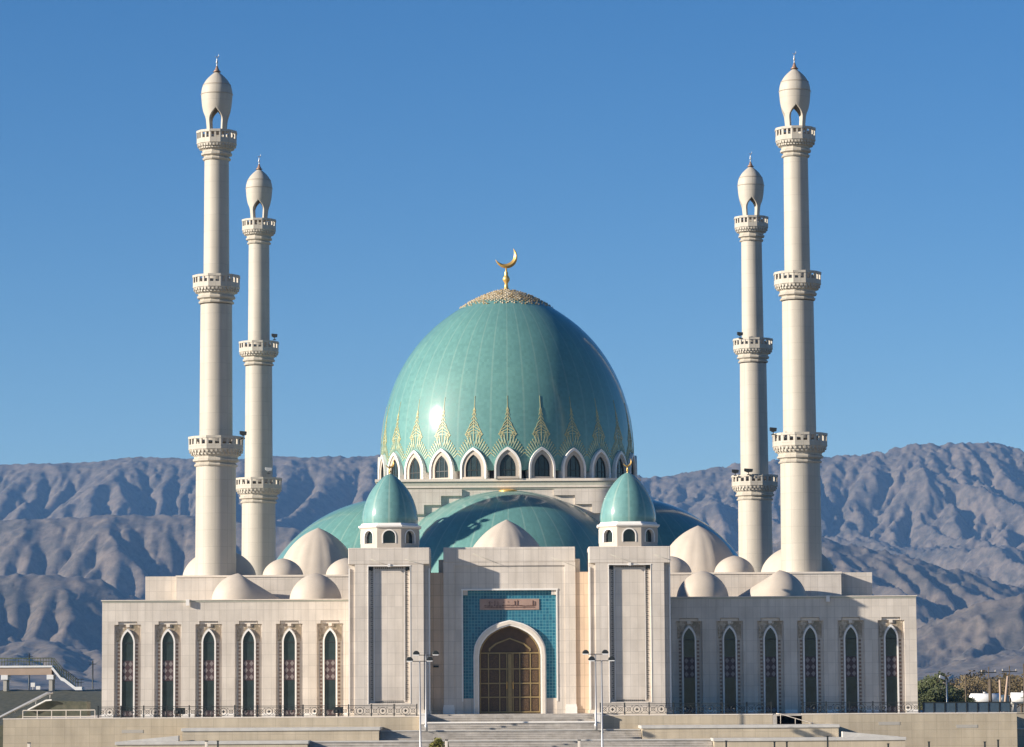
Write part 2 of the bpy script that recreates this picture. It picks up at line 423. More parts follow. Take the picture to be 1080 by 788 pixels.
# ------------------------------------------------------------------ pylons
def pylon(sgn):
    cx = sgn * ((663.3 - 409.2) / 2 * S(650, YP))
    hw = 43 * S(650, YP); hb = 36.3 * S(650, YP)
    zc = Zp(594.5, YP)
    rw = 21.9 * S(650, YP); z0 = Zp(741, YP); z1 = Zp(596.5, YP); dp = .42
    m = MB()
    # front skin with rectangular recess
    m.box(cx - hb, cx - rw, YP, YP + dp, 0, z1); m.box(cx + rw, cx + hb, YP, YP + dp, 0, z1)
    m.box(cx - rw, cx + rw, YP, YP + dp, 0, z0); m.box(cx - hb, cx + hb, YP, YP + dp, z1 + .001, zc - .001)
    m.box(cx - hw, cx + hw, YP + dp, YW + 1, 0, Z_AN - .3); m.box(cx - hw + .001, cx + hw - .001, YP + dp + .001, YP + 5.5, Z_AN - .3, zc - .002)
    m.box(cx - hw + .001, cx + hw - .001, YP + dp + .25, YP + 5.5, zc, Z_PY - .002)
    o = m.build('pylon_body', 'pylon stone', mosque)
    m = MB(); m.box(cx - hw, cx + hw, YP, YP + dp + .25, zc, Z_PY)
    m.build('pylon_cap', 'pylon stone', mosque, bevel=.06)
    # raised inner panel and chequered border
    m = MB(); pw = 15.2 * S(650, YP)
    pz0, pz1 = Zp(738, YP), Zp(600, YP)
    c = .35
    m.prism([(cx - pw, pz0), (cx + pw, pz0), (cx + pw, pz1 - c), (cx + pw - c, pz1), (cx - pw + c, pz1), (cx - pw, pz1 - c)], YP + dp - .05, YP + dp)
    m.build('raised_panel', 'pylon stone', mosque)
    m = MB()
    for q in (-1, 1): m.box(cx + q * (pw + .03), cx + q * (pw + .10), YP + dp - .08, YP + dp, pz0 - .1, pz1, 0)
    n = 62
    for i in range(n):
        zz = pz0 + (pz1 - pz0) * (i + .5) / n
        for q in (-1, 1):
            m.box(cx + q * (pw + .20), cx + q * (pw + .29), YP + dp - .04, YP + dp, zz - .045, zz + .045, 1)
            if i % 2: m.box(cx + q * (pw + .31), cx + q * (pw + .36), YP + dp - .04, YP + dp, zz - .04, zz + .04, 1)
    k = 15
    for i in range(k):
        xx = cx - pw + 2 * pw * (i + .5) / k
        m.box(xx - .05, xx + .05, YP + dp - .04, YP + dp, z0 + .06, z0 + .16, 1)
        m.box(xx - .05, xx + .05, YP + dp - .04, YP + dp, z1 - .2, z1 - .09, 1)
    for q in (-1, 1):
        m.box(cx + q * (pw + .16), cx + q * (rw - .02), YP + dp - .1, YP + dp, z1 - .34, z1 - .04, 1)
    m.build('panel_border', ['white trim', 'dark metal'], mosque)
    m = MB(); m.box(cx - rw - .07, cx + rw + .07, YP - .04, YP - .001, z1, z1 + .09)
    m.box(cx - rw - .07, cx - rw, YP - .04, YP - .001, z0 - .05, z1 - .001); m.box(cx + rw, cx + rw + .05, YP - .03, YP - .001, z0 - .05, z1 - .001)
    m.box(cx - .12, cx + .12, YP - .12, YP - .041, z1 - .06, z1 + .2)
    m.build('panel_trim', 'white trim', mosque)
    # chunky base mouldings
    m = MB(); m.box(cx - hb - .08, cx + hb + .08, YP - .08, YP - .001, 0, .55); m.box(cx - hw - .06, cx + hw + .06, YP + dp - .1, YP + 6, 0, .45)
    m.build('pylon_base', 'cream trim', mosque)
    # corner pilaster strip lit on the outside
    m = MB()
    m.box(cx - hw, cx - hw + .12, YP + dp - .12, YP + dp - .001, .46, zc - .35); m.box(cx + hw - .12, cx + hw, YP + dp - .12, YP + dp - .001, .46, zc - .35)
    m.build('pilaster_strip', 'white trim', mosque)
    # ---- octagonal turret with bulbous dome
    ty = YP + 2.9; st = S(560, ty)
    ap = 30.4 * st; zt0 = Z_PY - .2; zt1 = Zp(557.5, ty)
    Rv = ap / math.cos(PI / 8); side = 2 * ap * math.tan(PI / 8)
    o_w = .24 * side; ang_list = [k * PI / 4 for k in range(8)]
    m = MB()
    zs0, zs1 = Zp(573.5, ty), Zp(566.5, ty); ah = Zp(561.2, ty) - zs1; a = .30 * side
    for A in ang_list:
        M = Matrix.Translation((cx, ty, 0)) @ Matrix.Rotation(A, 4, 'Z')
        sub = MB(); t = .45; f0 = -ap; hs = side / 2
        sub.box(-hs, -a, f0, f0 + t, zt0, zt1); sub.box(a, hs, f0, f0 + t, zt0, zt1); sub.box(-a, a, f0, f0 + t, zt0, zs0)
        ar = arch(a, zs1, ah, 6); n = len(ar)
        vs = [(x, f0, z) for x, z in ar] + [(x, f0, zt1) for x, z in ar] + [(x, f0 + t, z) for x, z in ar]
        sub.add(vs, [(i, i + 1, n + i + 1, n + i) for i in range(n - 1)] + [(i, 2 * n + i, 2 * n + i + 1, i + 1) for i in range(n - 1)])
        m.add([tuple(M @ Vector(v)) for v in sub.v], sub.f)
    m.build('turret_drum', 'cream plaster', mosque, fix=False)
    m = MB(); 
    m.lathe([(Rv - .35, zt0), (Rv - .35, zt1)], 8, (cx, ty), PI / 8, smooth=False)
    m.build('turret_glass', 'window glass', mosque)
    m = MB()
    for A in ang_list:
        M = Matrix.Translation((cx, ty, 0)) @ Matrix.Rotation(A, 4, 'Z')
        sub = MB()
        oa = [(a, zs0)] + arch(a, zs1, ah, 6) + [(-a, zs0)]; ia = [(a - .1, zs0)] + arch(a - .1, zs1, ah - .13, 6) + [(-a + .1, zs0)]
        sub.ring(oa, ia, -ap - .05, -ap + .3)
        m.add([tuple(M @ Vector(v)) for v in sub.v], sub.f)
    m.build('turret_window_frame', 'white trim', mosque)
    m = MB(); m.lathe([(Rv, zt1 - .02), (Rv + .12, zt1 + .02), (Rv + .22, zt1 + .10), (Rv + .22, zt1 + .22), (Rv + .02, zt1 + .26), (Rv - .1, zt1 + .45)], 8, (cx, ty), PI / 8, smooth=False)
    m.build('turret_cornice', 'white trim', mosque)
    zd0 = zt1 + .26; za = Zp(499, ty); H = za - zd0; RD = 29.6 * st
    prof = [(.955, 0), (.985, .05), (1.0, .11), (.995, .18), (.97, .27), (.92, .38), (.85, .49), (.755, .60), (.64, .70), (.51, .79), (.37, .875), (.22, .945), (.09, .985), (0.03, 1.0)]
    m = MB(); m.lathe([(r * RD, z * H) for r, z in prof], 40)
    d = m.build('turret_dome', 'small dome tile', mosque, (cx, ty, zd0))
    finial(mosque, (cx, ty, za - .1), Zp(483.5, ty) - za + .1, 'gold')

def finial(parent, loc, H, mat, crescent_r=None, twist=.35):
    cr = crescent_r or H * .30
    hp = H - 2 * cr + .1 * cr
    m = MB()
    m.lathe([(H * .085, 0), (H * .05, H * .04), (H * .035, hp * .30), (H * .07, hp * .42), (H * .085, hp * .5), (H * .06, hp * .6), (H * .035, hp * .68), (H * .045, hp * .76), (H * .022, hp * .85), (H * .018, hp)], 12)
    o = m.build('finial_post', mat, parent, loc)
    # crescent moon opening up and to the left, tapered horns, solid
    m = MB(); n = 28; pts = []; zc = hp + cr * .95
    vs = []; fs = []
    for i in range(n + 1):
        t = i / n; a = R(-165) + t * R(215)       # from left horn round the bottom to the upper right
        w = cr * .42 * math.sin(PI * t) ** .75 + cr * .012
        th = cr * .16 * math.sin(PI * t) ** .6 + cr * .01
        rm = cr - w / 2
        dx, dz = math.cos(a), math.sin(a)
        for (dr, dy) in ((w / 2, 0), (0, -th), (-w / 2, 0), (0, th)):
            vs.append(((rm + dr) * dx, dy, zc + (rm + dr) * dz))
    for i in range(n):
        for k in range(4):
            fs.append((i * 4 + k, i * 4 + (k + 1) % 4, (i + 1) * 4 + (k + 1) % 4, (i + 1) * 4 + k))
    fs += [(3, 2, 1, 0), (n * 4, n * 4 + 1, n * 4 + 2, n * 4 + 3)]
    m.add(vs, fs)
    c = m.build('crescent', mat, o); c.rotation_euler = (0, 0, twist)
    return o
pylon(-1); pylon(1)

# ------------------------------------------------------------------ gate block
def gate():
    sg = S(690, YG); hw = 69.7 * sg; cap0 = Zp(593, YG)
    fw = 49.2 * sg; ft = Zp(622.5, YG)           # frame opening
    rd = .52
    m = MB()
    # recessed links between pylons and the gate
    m.box(-9.5, 9.5, YG + 2.6, YT + .3, 0, Zp(603.5, YG + .14))
    m.build('porch_core', 'pylon stone', mosque)
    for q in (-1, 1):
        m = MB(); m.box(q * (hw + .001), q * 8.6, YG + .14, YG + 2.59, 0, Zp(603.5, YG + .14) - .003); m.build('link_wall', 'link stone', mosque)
    m = MB(); ii = 58.5 * sg
    m.box(-hw, -ii, YG, YG + .35, 0, cap0 - .001); m.box(ii, hw, YG, YG + .35, 0, cap0 - .001)
    m.box(-ii, -fw, YG + .12, YG + .35, 0, cap0 - .3); m.box(fw, ii, YG + .12, YG + .35, 0, cap0 - .3)
    m.box(-fw, fw, YG + .12, YG + .35, ft, cap0 - .3)
    m.box(-ii, ii, YG, YG + .35, cap0 - .3, cap0 - .001)
    m.box(-hw, -fw - .001, YG + .35, YG + 3.5, 0, cap0 - .002); m.box(fw + .001, hw, YG + .35, YG + 3.5, 0, cap0 - .002)
    m.box(-fw - .001, fw + .001, YG + .35, YG + 3.5, ft + .001, cap0 - .002)
    m.build('gate_frame', 'pylon stone', mosque)
    m = MB(); m.box(-hw, hw, YG - .02, YG + 3.5, cap0, Z_GA)
    m.build('gate_cap', 'pylon stone', mosque, bevel=.05)
    for q in (-1, 1):
        m = MB(); m.box(q * (hw + .0), q * (hw + .45), YG + .8, YG + 3.2, Zp(603.4, YG), Zp(589.5, YG)); m.build('gate_shoulder', 'pylon stone', mosque)
    m = MB()
    for q in (-1, 1):
        m.box(q * ii, q * (hw + .08), YG - .10, YG - .001, 0, .75); m.box(q * (ii + .05), q * (hw + .03), YG - .05, YG - .001, .75, .95)
    m.box(-fw - .16, fw + .16, YG + .05, YG + .119, ft, ft + .14)
    for q in (-1, 1): m.box(q * fw, q * (fw + .12), YG + .06, YG + .119, 1.25, ft - .001)
    m.build('gate_moulding', 'white trim', mosque)
    # tiled field with arch opening
    prof_px = [(32.5, 752), (32.5, 692), (31.6, 684.6), (29.5, 679.5), (27, 675.5), (23.3, 671), (19, 667.6), (14, 664.8), (9, 662.4), (4.5, 661), (0, 659.8)]
    right = [(x * sg, Zp(y, YG + rd)) for x, y in prof_px]; right[0] = (right[0][0], .02)
    inner = right + [(-x, z) for x, z in reversed(right[:-1])]
    def grow(k, kz): 
        r2 = [(x + k if x > 1 else x + k * x, z + (kz * (1 - (x / right[1][0]) * .55) if i > 1 else 0)) for i, (x, z) in enumerate(right)]
        return r2 + [(-x, z) for x, z in reversed(r2[:-1])]
    outer = grow(.50, .5); outer2 = grow(.56, .56)
    # tile panel above z=1.3
    ty = YG + rd
    zb = Zp(736.5, YG)
    m = MB()
    oo = [(x, max(z, zb)) for x, z in outer]; n = len(oo)
    m.add([(x, ty, z) for x, z in oo] + [(x, ty, ft) for x, z in oo], [(i, n + i, n + i + 1, i + 1) for i in range(n - 1)])
    for q in (-1, 1): m.add([(q * oo[0][0], ty, zb), (q * fw, ty, zb), (q * fw, ty, ft), (q * oo[0][0], ty, ft)], [(0, 1, 2, 3)])
    m.build('mosaic_field', 'blue mosaic', mosque)
    m = MB()
    for q in (-1, 1):
        m = MB(); m.box(q * (outer[0][0] - .03), q * fw, ty - .06, ty + .3, 0, zb); m.build('tile_base', 'pylon stone', mosque)
        m = MB(); m.box(q * fw, q * (fw - .42), ty - .3, ty + .1, ft - .42, ft); m.build('corner_block', 'pylon stone', mosque)
    m = MB(); m.ring(outer, inner, ty - .26, ty + 1.0)
    m.build('gate_arch', 'white trim', mosque)
    m = MB(); m.ring(grow(.40, .40), grow(.12, .12), ty - .32, ty - .261)
    m.build('arch_roll', 'cream trim', mosque)
    # inscription plaque with raised strokes
    m = MB(); x0, x1 = -31.5 * sg, 31.3 * sg; z0, z1 = Zp(643, YG), Zp(631.5, YG)
    m.box(x0, x1, ty - .07, ty, z0, z1)
    pl = m.build('inscription_plaque', 'plaque', mosque)
    m = MB(); rnd = random.Random(3)
    zc = (z0 + z1) / 2; x = x1 - .35
    m.box(x0 + .45, x1 - .45, ty - .10, ty - .071, z0 + .2, z0 + .25)
    while x > x0 + .4:
        w = rnd.uniform(.12, .34); base = zc - .16 + rnd.uniform(-.03, .05)
        m.box(x - w, x, ty - .10, ty - .0712, base, base + .07)
        if rnd.random() < .5: m.box(x - .06, x, ty - .105, ty - .0715, base + .0701, base + rnd.uniform(.25, .5))
        if rnd.random() < .45: m.box(x - w * .6, x - w * .6 + .07, ty - .104, ty - .0718, base + .3, base + .37)
        if rnd.random() < .35: m.box(x - w * .8, x - w * .3, ty - .103, ty - .0716, base - .14, base - .08)
        x -= w + rnd.uniform(.02, .09)
    m.build('script_lettering', 'dark bronze', pl)
    # door
    dy = ty + .55
    dw = 32.4 * sg; dtop = Zp(688, YG)
    door = MB(); door.box(-dw, dw, dy, dy + .15, .02, dtop)
    dr = door.build('gate_door', 'door wood', mosque)
    m = MB(); r3 = [(x, z) for x, z in inner if z >= dtop - .01]
    m.prism([(dw, dtop)] + r3[1:-1] + [(-dw, dtop)], dy + .05, dy + .15)
    m.build('tympanum', 'door wood', dr)
    m = MB()
    def bar(xa, xb, za, zb_, p=.05): m.box(xa, xb, dy - p, dy - .001, za, zb_)
    vx = [-dw + .1, (155 - 255) / 4.425 * sg, (207 - 255) / 4.425 * sg, -.28, .28, (298 - 252) / 4.425 * sg, (348 - 252) / 4.425 * sg, dw - .1]
    zr = [Zp(y, YG) for y in (751.0, 735.4, 720.7, 705.4, 688.6)]
    for i, x in enumerate(vx): bar(x - .05, x + .05, zr[0], zr[-1], .05)
    for z in zr: bar(-dw + .02, dw - .02, z - .055, z + .055, .06)
    bar(-.17, .17, zr[0], zr[-1] - .1, .09)
    bar(-.08, .08, zr[2] - .2, zr[3] + .3, .14)
    m.build('bronze_grid', 'bronze strip', dr)
    m = MB()
    for i in range(len(vx) - 1):
        if i == 3: continue
        for j in range(4):
            xa, xb, za, zb_ = vx[i] + .16, vx[i + 1] - .16, zr[j] + .17, zr[j + 1] - .17
            if xb - xa < .1: continue
            m = MB(); m.box(xa, xb, dy - .03, dy - .001, za, zb_); m.build('door_panel', 'door carved', dr)
    m = MB()
    g = [(22.5 * sg, Zp(686, YG)), (22 * sg, Zp(683.5, YG)), (15 * sg, Zp(678, YG)), (0, Zp(672.5, YG))]
    o_ = g + [(-x, z) for x, z in reversed(g[:-1])]; i_ = [(x * .93, z - .11) for x, z in o_]
    m.ring(o_, i_, dy - .01, dy + .1)
    m.ring([(x * .985, z - .02 if z > 1 else z) for x, z in inner[1:-1]], [(x * .955, z - .1) for x, z in inner[1:-1]], dy - .02, dy + .1)
    m.build('tympanum_rib', 'bronze strip', dr)
    m = MB()
    for q in (-1, 1): m.tube([(q * .28, dy - .14, 2.35), (q * .28, dy - .14, 3.0)], .025)
    m.build('door_handle', 'gold', dr)
    # cables and small lamp on the shaded wall
    m = MB(); X = -10.0 + 1.0
    m.box(-hw - .95, -hw - .45, YG + .02, YG + .139, Zp(703.5, YG), Zp(701.5, YG)); m.build('wall_lamp', 'dark metal', mosque)
plain('plaque', (.36, .24, .19), .6, var=.12, scale=1.5)
plain('dark bronze', (.13, .07, .05), .5)
plain('door wood', (.065, .036, .017), .5, var=.2, scale=2)
plain('door carved', (.08, .046, .022), .5, var=.5, scale=9, bmp=.03)
gate()

# sloping cables hanging across the cap blocks
def cables():
    for (x0, y0, x1, y1, Y) in ((389, 590, 406, 596, YP), (425, 590, 445, 595.5, YP), (497, 584, 523, 594.5, YG), (580, 588, 606, 598, YG),
                               (642, 585, 664, 593, YP), (688, 585, 706, 591, YP)):
        m = MB()
        a = Vector((Xp(x0, y0, Y), Y - .06, Zp(rx(x0, y0), Y))); b = Vector((Xp(x1, y1, Y), Y - .30, Zp(rx(x1, y1), Y)))
        m.tube([a, b], .014, 5); m.build('cable', 'moulding', mosque)
cables()

# ------------------------------------------------------------------ roof domes
def dome_prof(Rr, H, pointed=.0, n=16):
    out = []
    for i in range(n + 1):
        t = i / n; a = t * PI / 2
        r = math.cos(a); z = math.sin(a)
        z = z * (1 - pointed) + pointed * (1 - r ** .9 if r > 0 else 1)
        out.append((max(r, .004) * Rr, z * H))
    return out
def cream_dome(x, y, Rr, H, z0, lob=0, pointed=.12, shear=0):
    m = MB(); n = 48; pr = dome_prof(Rr, H, pointed)
    vs = []
    for r, z in pr:
        for i in range(n):
            a = 2 * PI * i / n; rr = r
            if lob: rr *= 1 - .035 * (1 - (z / H)) ** .0 * (abs(math.sin(a * lob / 2)) ** .6) * math.sin(PI * min(1, z / H * .9 + .1))
            X = rr * math.sin(a); Yy = -rr * math.cos(a)
            if shear and X * shear > 0:
                t = z / H; lin = Rr * 1.75 * (1 - t); sc = lin / max(r, 1e-3) if r > .02 * Rr else 1
                f = abs(math.sin(a)) ** 2
                X *= 1 + (sc - 1) * f
            vs.append((X, Yy, z))
    k = len(pr); fs = [(j * n + i, j * n + (i + 1) % n, (j + 1) * n + (i + 1) % n, (j + 1) * n + i) for j in range(k - 1) for i in range(n)]
    m.add(vs, fs, 0, True)
    m.build('cream_dome', 'cream plaster', mosque, (x, y, z0))
for q in (-1, 1):
    Y = 9.8
    cream_dome(q * 200.5 * S(580, Y), Y, 43 * S(590, Y), Zp(555.5, Y) - Z_TI + .1, Z_TI - .1, lob=16, pointed=.22)
    Y = -.8
    for xo in (238, 171.5):
        cream_dome(q * xo * S(590, Y), Y, 21.5 * S(590, Y), Zp(587.5, Y) - Z_TI + .05, Z_TI - .05)
    Y = -7.3
    cream_dome(q * 204 * S(615, Y), Y, 27.5 * S(615, Y), Zp(603.2, Y) - Z_AN + .05, Z_AN - .05)
    Y = -6.3
    cream_dome(q * 285.5 * S(615, Y), Y, 28 * S(615, Y), Zp(603.0, Y) - Z_AN + .05, Z_AN - .05, shear=-q)
for q in (-1, 1):
    for yy in (4.4, 64.2): cream_dome(q * 28.0, yy, 39 * S(600, 4), 3.0, Z_TI - .05)
Y = -1.2
cream_dome(-.2, Y, 46 * S(570, Y), Zp(548, Y) - Z_TI + .3, Z_TI - .3, lob=16, pointed=.25)
# ------------------------------------------------------------------ quarter domes
RH = 14.6; ZH = Zp(517.5, 16.0) - RH
for k, name in enumerate(('front', 'right', 'rear', 'left')):
    m = MB(); m.lathe([(RH * math.cos(a), RH * math.sin(a)) for a in [R(-8) + i * R(98) / 40 for i in range(41)]], 96, cap=False)
    dx, dy = ((0, -12), (12, 0), (0, 12), (-12, 0))[k]
    m.build('half_dome', 'half dome tile', mosque, (dx, CY + dy, ZH))
m = MB(); m.lathe([(1.05, -.12), (.9, .05), (.5, .16), (.05, .2)], 24); m.build('crest_plate', 'gold', mosque, (0, CY - 13.6, ZH + RH - .12))
# ------------------------------------------------------------------ square drum with stepped parapet
HS = 13.0; YS = CY - HS; z_m = Zp(505, YS); z_mb = Zp(515.5, YS)
m = MB(); m.box(-HS, HS, YS, CY + HS, Z_TI - .5, z_mb - .05)
m.build('drum_wall', 'facade stone', mosque)
m = MB()
h_ = z_m - z_mb
m.box(-HS - .10, HS + .10, YS - .10, CY + HS + .10, z_mb - .049, z_mb + h_ * .12, 1)
m.box(-HS - .22, HS + .22, YS - .22, CY + HS + .22, z_mb + h_ * .121, z_mb + h_ * .3, 0)
m.box(-HS - .16, HS + .16, YS - .16, CY + HS + .16, z_mb + h_ * .301, z_mb + h_ * .74, 1)
m.box(-HS - .32, HS + .32, YS - .32, CY + HS + .32, z_mb + h_ * .741, z_m, 0)
m.build('drum_moulding', ['cream trim', 'moulding'], mosque)
for k in range(4):
    for q in (-1, 1):
        sS = S(525, YS); m = MB()
        steps = [(HS + .02, 88.5, 552), (88.5, 71, 532.3), (71, 48.5, 522.8)]
        zz = z_mb - .052
        m.box(q * (HS - .001), q * 88.5 * sS, -HS - .28, -HS - .001, Zp(542, YS), zz)
        m.box(q * 88.5 * sS, q * 70.5 * sS, -HS - .28, -HS - .001, Zp(532.3, YS), zz)
        m.box(q * 70.5 * sS, q * 48.5 * sS, -HS - .28, -HS - .001, Zp(522.8, YS), zz)
        o = m.build('stepped_parapet', 'facade stone', mosque, (0, CY, 0)); o.rotation_euler = (0, 0, k * PI / 2)

# ------------------------------------------------------------------ main dome
prof_px = [(132.6, 505), (133.3, 495), (133.2, 485), (132.8, 470), (131.8, 457.5), (130, 443.5), (127, 429.5), (122.8, 415.6), (117.3, 401.6), (110.3, 387.7), (101.5, 373.7), (90.5, 359.8), (76.5, 345.8),
           (63.5, 335.5), (51, 327), (39, 319.5), (28, 313.7), (18, 309.6), (9, 306.9), (3, 305.6), (.3, 305.2)]
DP = []
for r, y in prof_px:
    # silhouette of a sphere-like body: true depth slightly nearer than the axis
    DP.append((r * S(y, CY), Zp(y, CY) - z_m))
def dome_r(z):
    for (r0, z0), (r1, z1) in zip(DP, DP[1:]):
        if z0 <= z <= z1: return r0 + (r1 - r0) * (z - z0) / (z1 - z0)
    return DP[0][0] if z < DP[0][1] else .1
# smooth resample (Catmull-Rom)
def resample(P, k=4):
    out = []
    for i in range(len(P) - 1):
        p0 = P[max(i - 1, 0)]; p1 = P[i]; p2 = P[i + 1]; p3 = P[min(i + 2, len(P) - 1)]
        for j in range(k):
            t = j / k
            out.append(tuple(.5 * ((2 * p1[c]) + (-p0[c] + p2[c]) * t + (2 * p0[c] - 5 * p1[c] + 4 * p2[c] - p3[c]) * t * t + (-p0[c] + 3 * p1[c] - 3 * p2[c] + p3[c]) * t ** 3) for c in (0, 1)))
    out.append(P[-1]); return out
DPS = resample(DP)
m = MB(); m.lathe(DPS, 144)
main_dome = m.build('main_dome', 'dome tile', mosque, (0, CY, z_m))
# cap: rough crust of small pale and dark bosses over the crown
rnd = random.Random(5)
m = MB(); zc0 = Zp(326.5, CY) - z_m; zc1 = DP[-1][1]
rows = 13
for k in range(rows):
    z = zc0 + .12 + (zc1 - zc0 - .15) * (k / (rows - 1)) ** 1.0; r = dome_r(z) + .02; nb = max(5, int(2 * PI * r / .40))
    if r < .25: continue
    for i in range(nb):
        if k < 2 and rnd.random() < .35: continue
        a = 2 * PI * (i + .5 * (k % 2)) / nb + rnd.uniform(-.15, .15) / r * .3; s_ = rnd.uniform(.12, .17)
        zj = z + rnd.uniform(-.04, .04); rj = dome_r(zj) + .02
        c = Vector((rj * math.sin(a), -rj * math.cos(a), zj)); n_ = Vector((math.sin(a) * .5, -math.cos(a) * .5, .86)); t_1 = Vector((math.cos(a), math.sin(a), 0)); t_2 = n_.cross(t_1)
        mi = 0 if rnd.random() < .52 else 2
        base = [c + t_1 * s_, c + t_2 * s_ * .8, c - t_1 * s_, c - t_2 * s_ * .8]
        m.add(base + [c + n_ * s_ * 1.1], [(0, 1, 4), (1, 2, 4), (2, 3, 4), (3, 0, 4)], mi)
        if rnd.random() < .55:
            c2 = c + t_1 * (PI * r / nb); q_ = s_ * .45; m.add([c2 + t_1 * q_, c2 + t_2 * q_, c2 - t_1 * q_, c2 - t_2 * q_, c2 + n_ * q_ * 1.6], [(0, 1, 4), (1, 2, 4), (2, 3, 4), (3, 0, 4)], 1)
m.build('crown_crust', ['crust pale', 'dark metal', 'crust gold'], main_dome)
m = MB(); cap_pts = [(r + .03, z) for r, z in DPS if z >= Zp(320, CY) - z_m]
m.lathe(cap_pts, 96, cap=False); m.build('crown_cap', 'crown tile', main_dome)
finial(mosque, (0, CY, z_m + DP[-1][1] - .1), Zp(259.5, CY) - z_m - DP[-1][1] + .1, 'gold', crescent_r=12.2 * S(272, CY), twist=.25)

# 24 pointed windows round the foot of the dome
RW = 13.22
def dome_window():
    a = 14.3 * S(490, 15.2) ; s_ = .05; h0 = Zp(494, 15.0) - z_m; ht = Zp(471.5, 15.0) - z_m
    oa = [(a, 0)] + arch(a, h0, ht - h0, 8) + [(-a, 0)]
    def inner(k, kz): return [(a - k, 0)] + arch(a - k, h0, ht - h0 - kz, 8) + [(-a + k, 0)]
    m = MB(); i1 = inner(.20, .28)
    m.ring(oa, i1, -RW - .26, -RW + 1.2)
    root = m.build('dome_window', 'white trim', mosque)
    m = MB(); m.ring(inner(.201, .281), inner(.56, .72), -RW - .12, -RW + 1.4)
    m.box(-a + .25, a - .25, -RW - .22, -RW + .3, .001, .22)
    m.build('window_reveal', 'cream plaster', root)
    m = MB(); g = inner(.55, .70)
    m.prism([(x, max(z, .0)) for x, z in g], -RW + .02, -RW + .4)
    m.build('glass_pane', 'window glass', root)
    m = MB(); b = a - .56
    m.box(-b, b, -RW - .03, -RW + .01, .85, .93)
    for x in (-b * .38, b * .38): m.box(x - .03, x + .03, -RW - .025, -RW + .011, .22, h0 + 1.0)
    m.ring(inner(.57, .72), inner(.66, .86), -RW - .04, -RW + .012)
    m.build('glazing_bars', 'dark metal', root)
    return root
dw0 = dome_window(); dw0.location = (0, CY, z_m)
for k in range(1, 24):
    o = copy_tree(dw0, mosque); o.location = (0, CY, z_m); o.rotation_euler = (0, 0, k * R(15))
# gold flame ornament above each window, laid on the tile
def dome_ornament():
    m = MB()
    def P(s_, z, off): r = dome_r(z) + off; a = s_ / max(r, 1); return (r * math.sin(a), -r * math.cos(a), z)
    def stroke(p, q, w0, w1, mi=0):
        (s0, z0), (s1, z1) = p, q
        L = math.hypot(s1 - s0, z1 - z0); nx, nz = -(z1 - z0) / L, (s1 - s0) / L
        n = max(1, int(L / .5)); vs = []; fs = []
        for i in range(n + 1):
            t = i / n; s_, z = s0 + (s1 - s0) * t, z0 + (z1 - z0) * t; w = (w0 + (w1 - w0) * t) / 2
            vs += [P(s_ + nx * w, z + nz * w, .0), P(s_ - nx * w, z - nz * w, .0), P(s_ + nx * w, z + nz * w, .05), P(s_ - nx * w, z - nz * w, .05)]
        for i in range(n):
            b = i * 4
            fs += [(b + 2, b + 3, b + 7, b + 6), (b, b + 2, b + 6, b + 4), (b + 3, b + 1, b + 5, b + 7)]
        fs += [(0, 1, 3, 2), (4 * n, 4 * n + 2, 4 * n + 3, 4 * n + 1)]
        m.add(vs, fs, mi)
    zt = Zp(471, 15.0) - z_m
    # petals radiating from the arch outline
    aa = 14.3 * S(490, 15.2) + .12; h0 = Zp(494, 15.0) - z_m; hh = zt - h0 + .1
    cc = max(0, (hh * hh - aa * aa) / (2 * aa)); rr = aa + cc; t1 = math.atan2(hh, cc)
    for q in (-1, 1):
        for i in range(8):
            t = t1 * (.40 + .60 * i / 7.4); px_, pz_ = -cc + rr * math.cos(t), h0 + rr * math.sin(t)
            dx_, dz_ = math.cos(t) * .8, math.sin(t) + .25; L_ = math.hypot(dx_, dz_); dx_ /= L_; dz_ /= L_
            ln_ = .45 + .5 * i / 7
            stroke((q * (px_ + dx_ * .06), pz_ + dz_ * .06), (q * (px_ + dx_ * ln_), pz_ + dz_ * ln_), .04, .12, 1)
            stroke((q * (px_ + dx_ * (ln_ + .06)), pz_ + dz_ * (ln_ + .06)), (q * (px_ + dx_ * (ln_ + .26)), pz_ + dz_ * (ln_ + .26)), .12, .03, 0)
    z0 = zt + 1.3
    # tiered motif: curled brackets narrowing to a long spire
    tiers = [(.92, 0), (.74, .32), (.50, .72), (.40, 1.02), (.28, 1.45), (.2, 1.9), (.12, 2.3)]
    for k, (w, dz) in enumerate(tiers):
        for q in (-1, 1):
            stroke((q * w, z0 + dz), (q * w * .45, z0 + dz + .25), .05, .07)
            stroke((q * w * .45, z0 + dz + .25), (0, z0 + dz + .46), .06, .05)
            if k in (0, 1):
                stroke((q * w, z0 + dz), (q * w * .72, z0 + dz - .28), .08, .06); stroke((q * w * .72, z0 + dz - .28), (q * w * .5, z0 + dz + .05), .06, .05)
            if k in (0, 1, 2):
                stroke((q * w * .9, z0 + dz + .1), (q * tiers[k + 1][0] * .95, z0 + tiers[k + 1][1]), .05, .05)
        if k in (0, 2): stroke((-w * .5, z0 + dz + .1), (w * .5, z0 + dz + .1), .05, .05, 1)
    stroke((0, z0 - .7), (0, z0 + 2.6), .06, .05)
    for q in (-1, 1):
        for f in (.32, .62): stroke((q * f, z0 - 1.0), (q * f * .9, z0 - .1), .07, .06, 1)
        stroke((q * .92, z0), (q * .3, z0 - .05), .05, .05)
    stroke((0, z0 + 2.6), (0, z0 + 3.9), .045, .02, 0)
    return m.build('dome_ornament', ['gold ornament', 'ornament light'], main_dome)
do0 = dome_ornament()
for k in range(1, 24):
    o = copy_tree(do0, main_dome); o.rotation_euler = (0, 0, k * R(15))

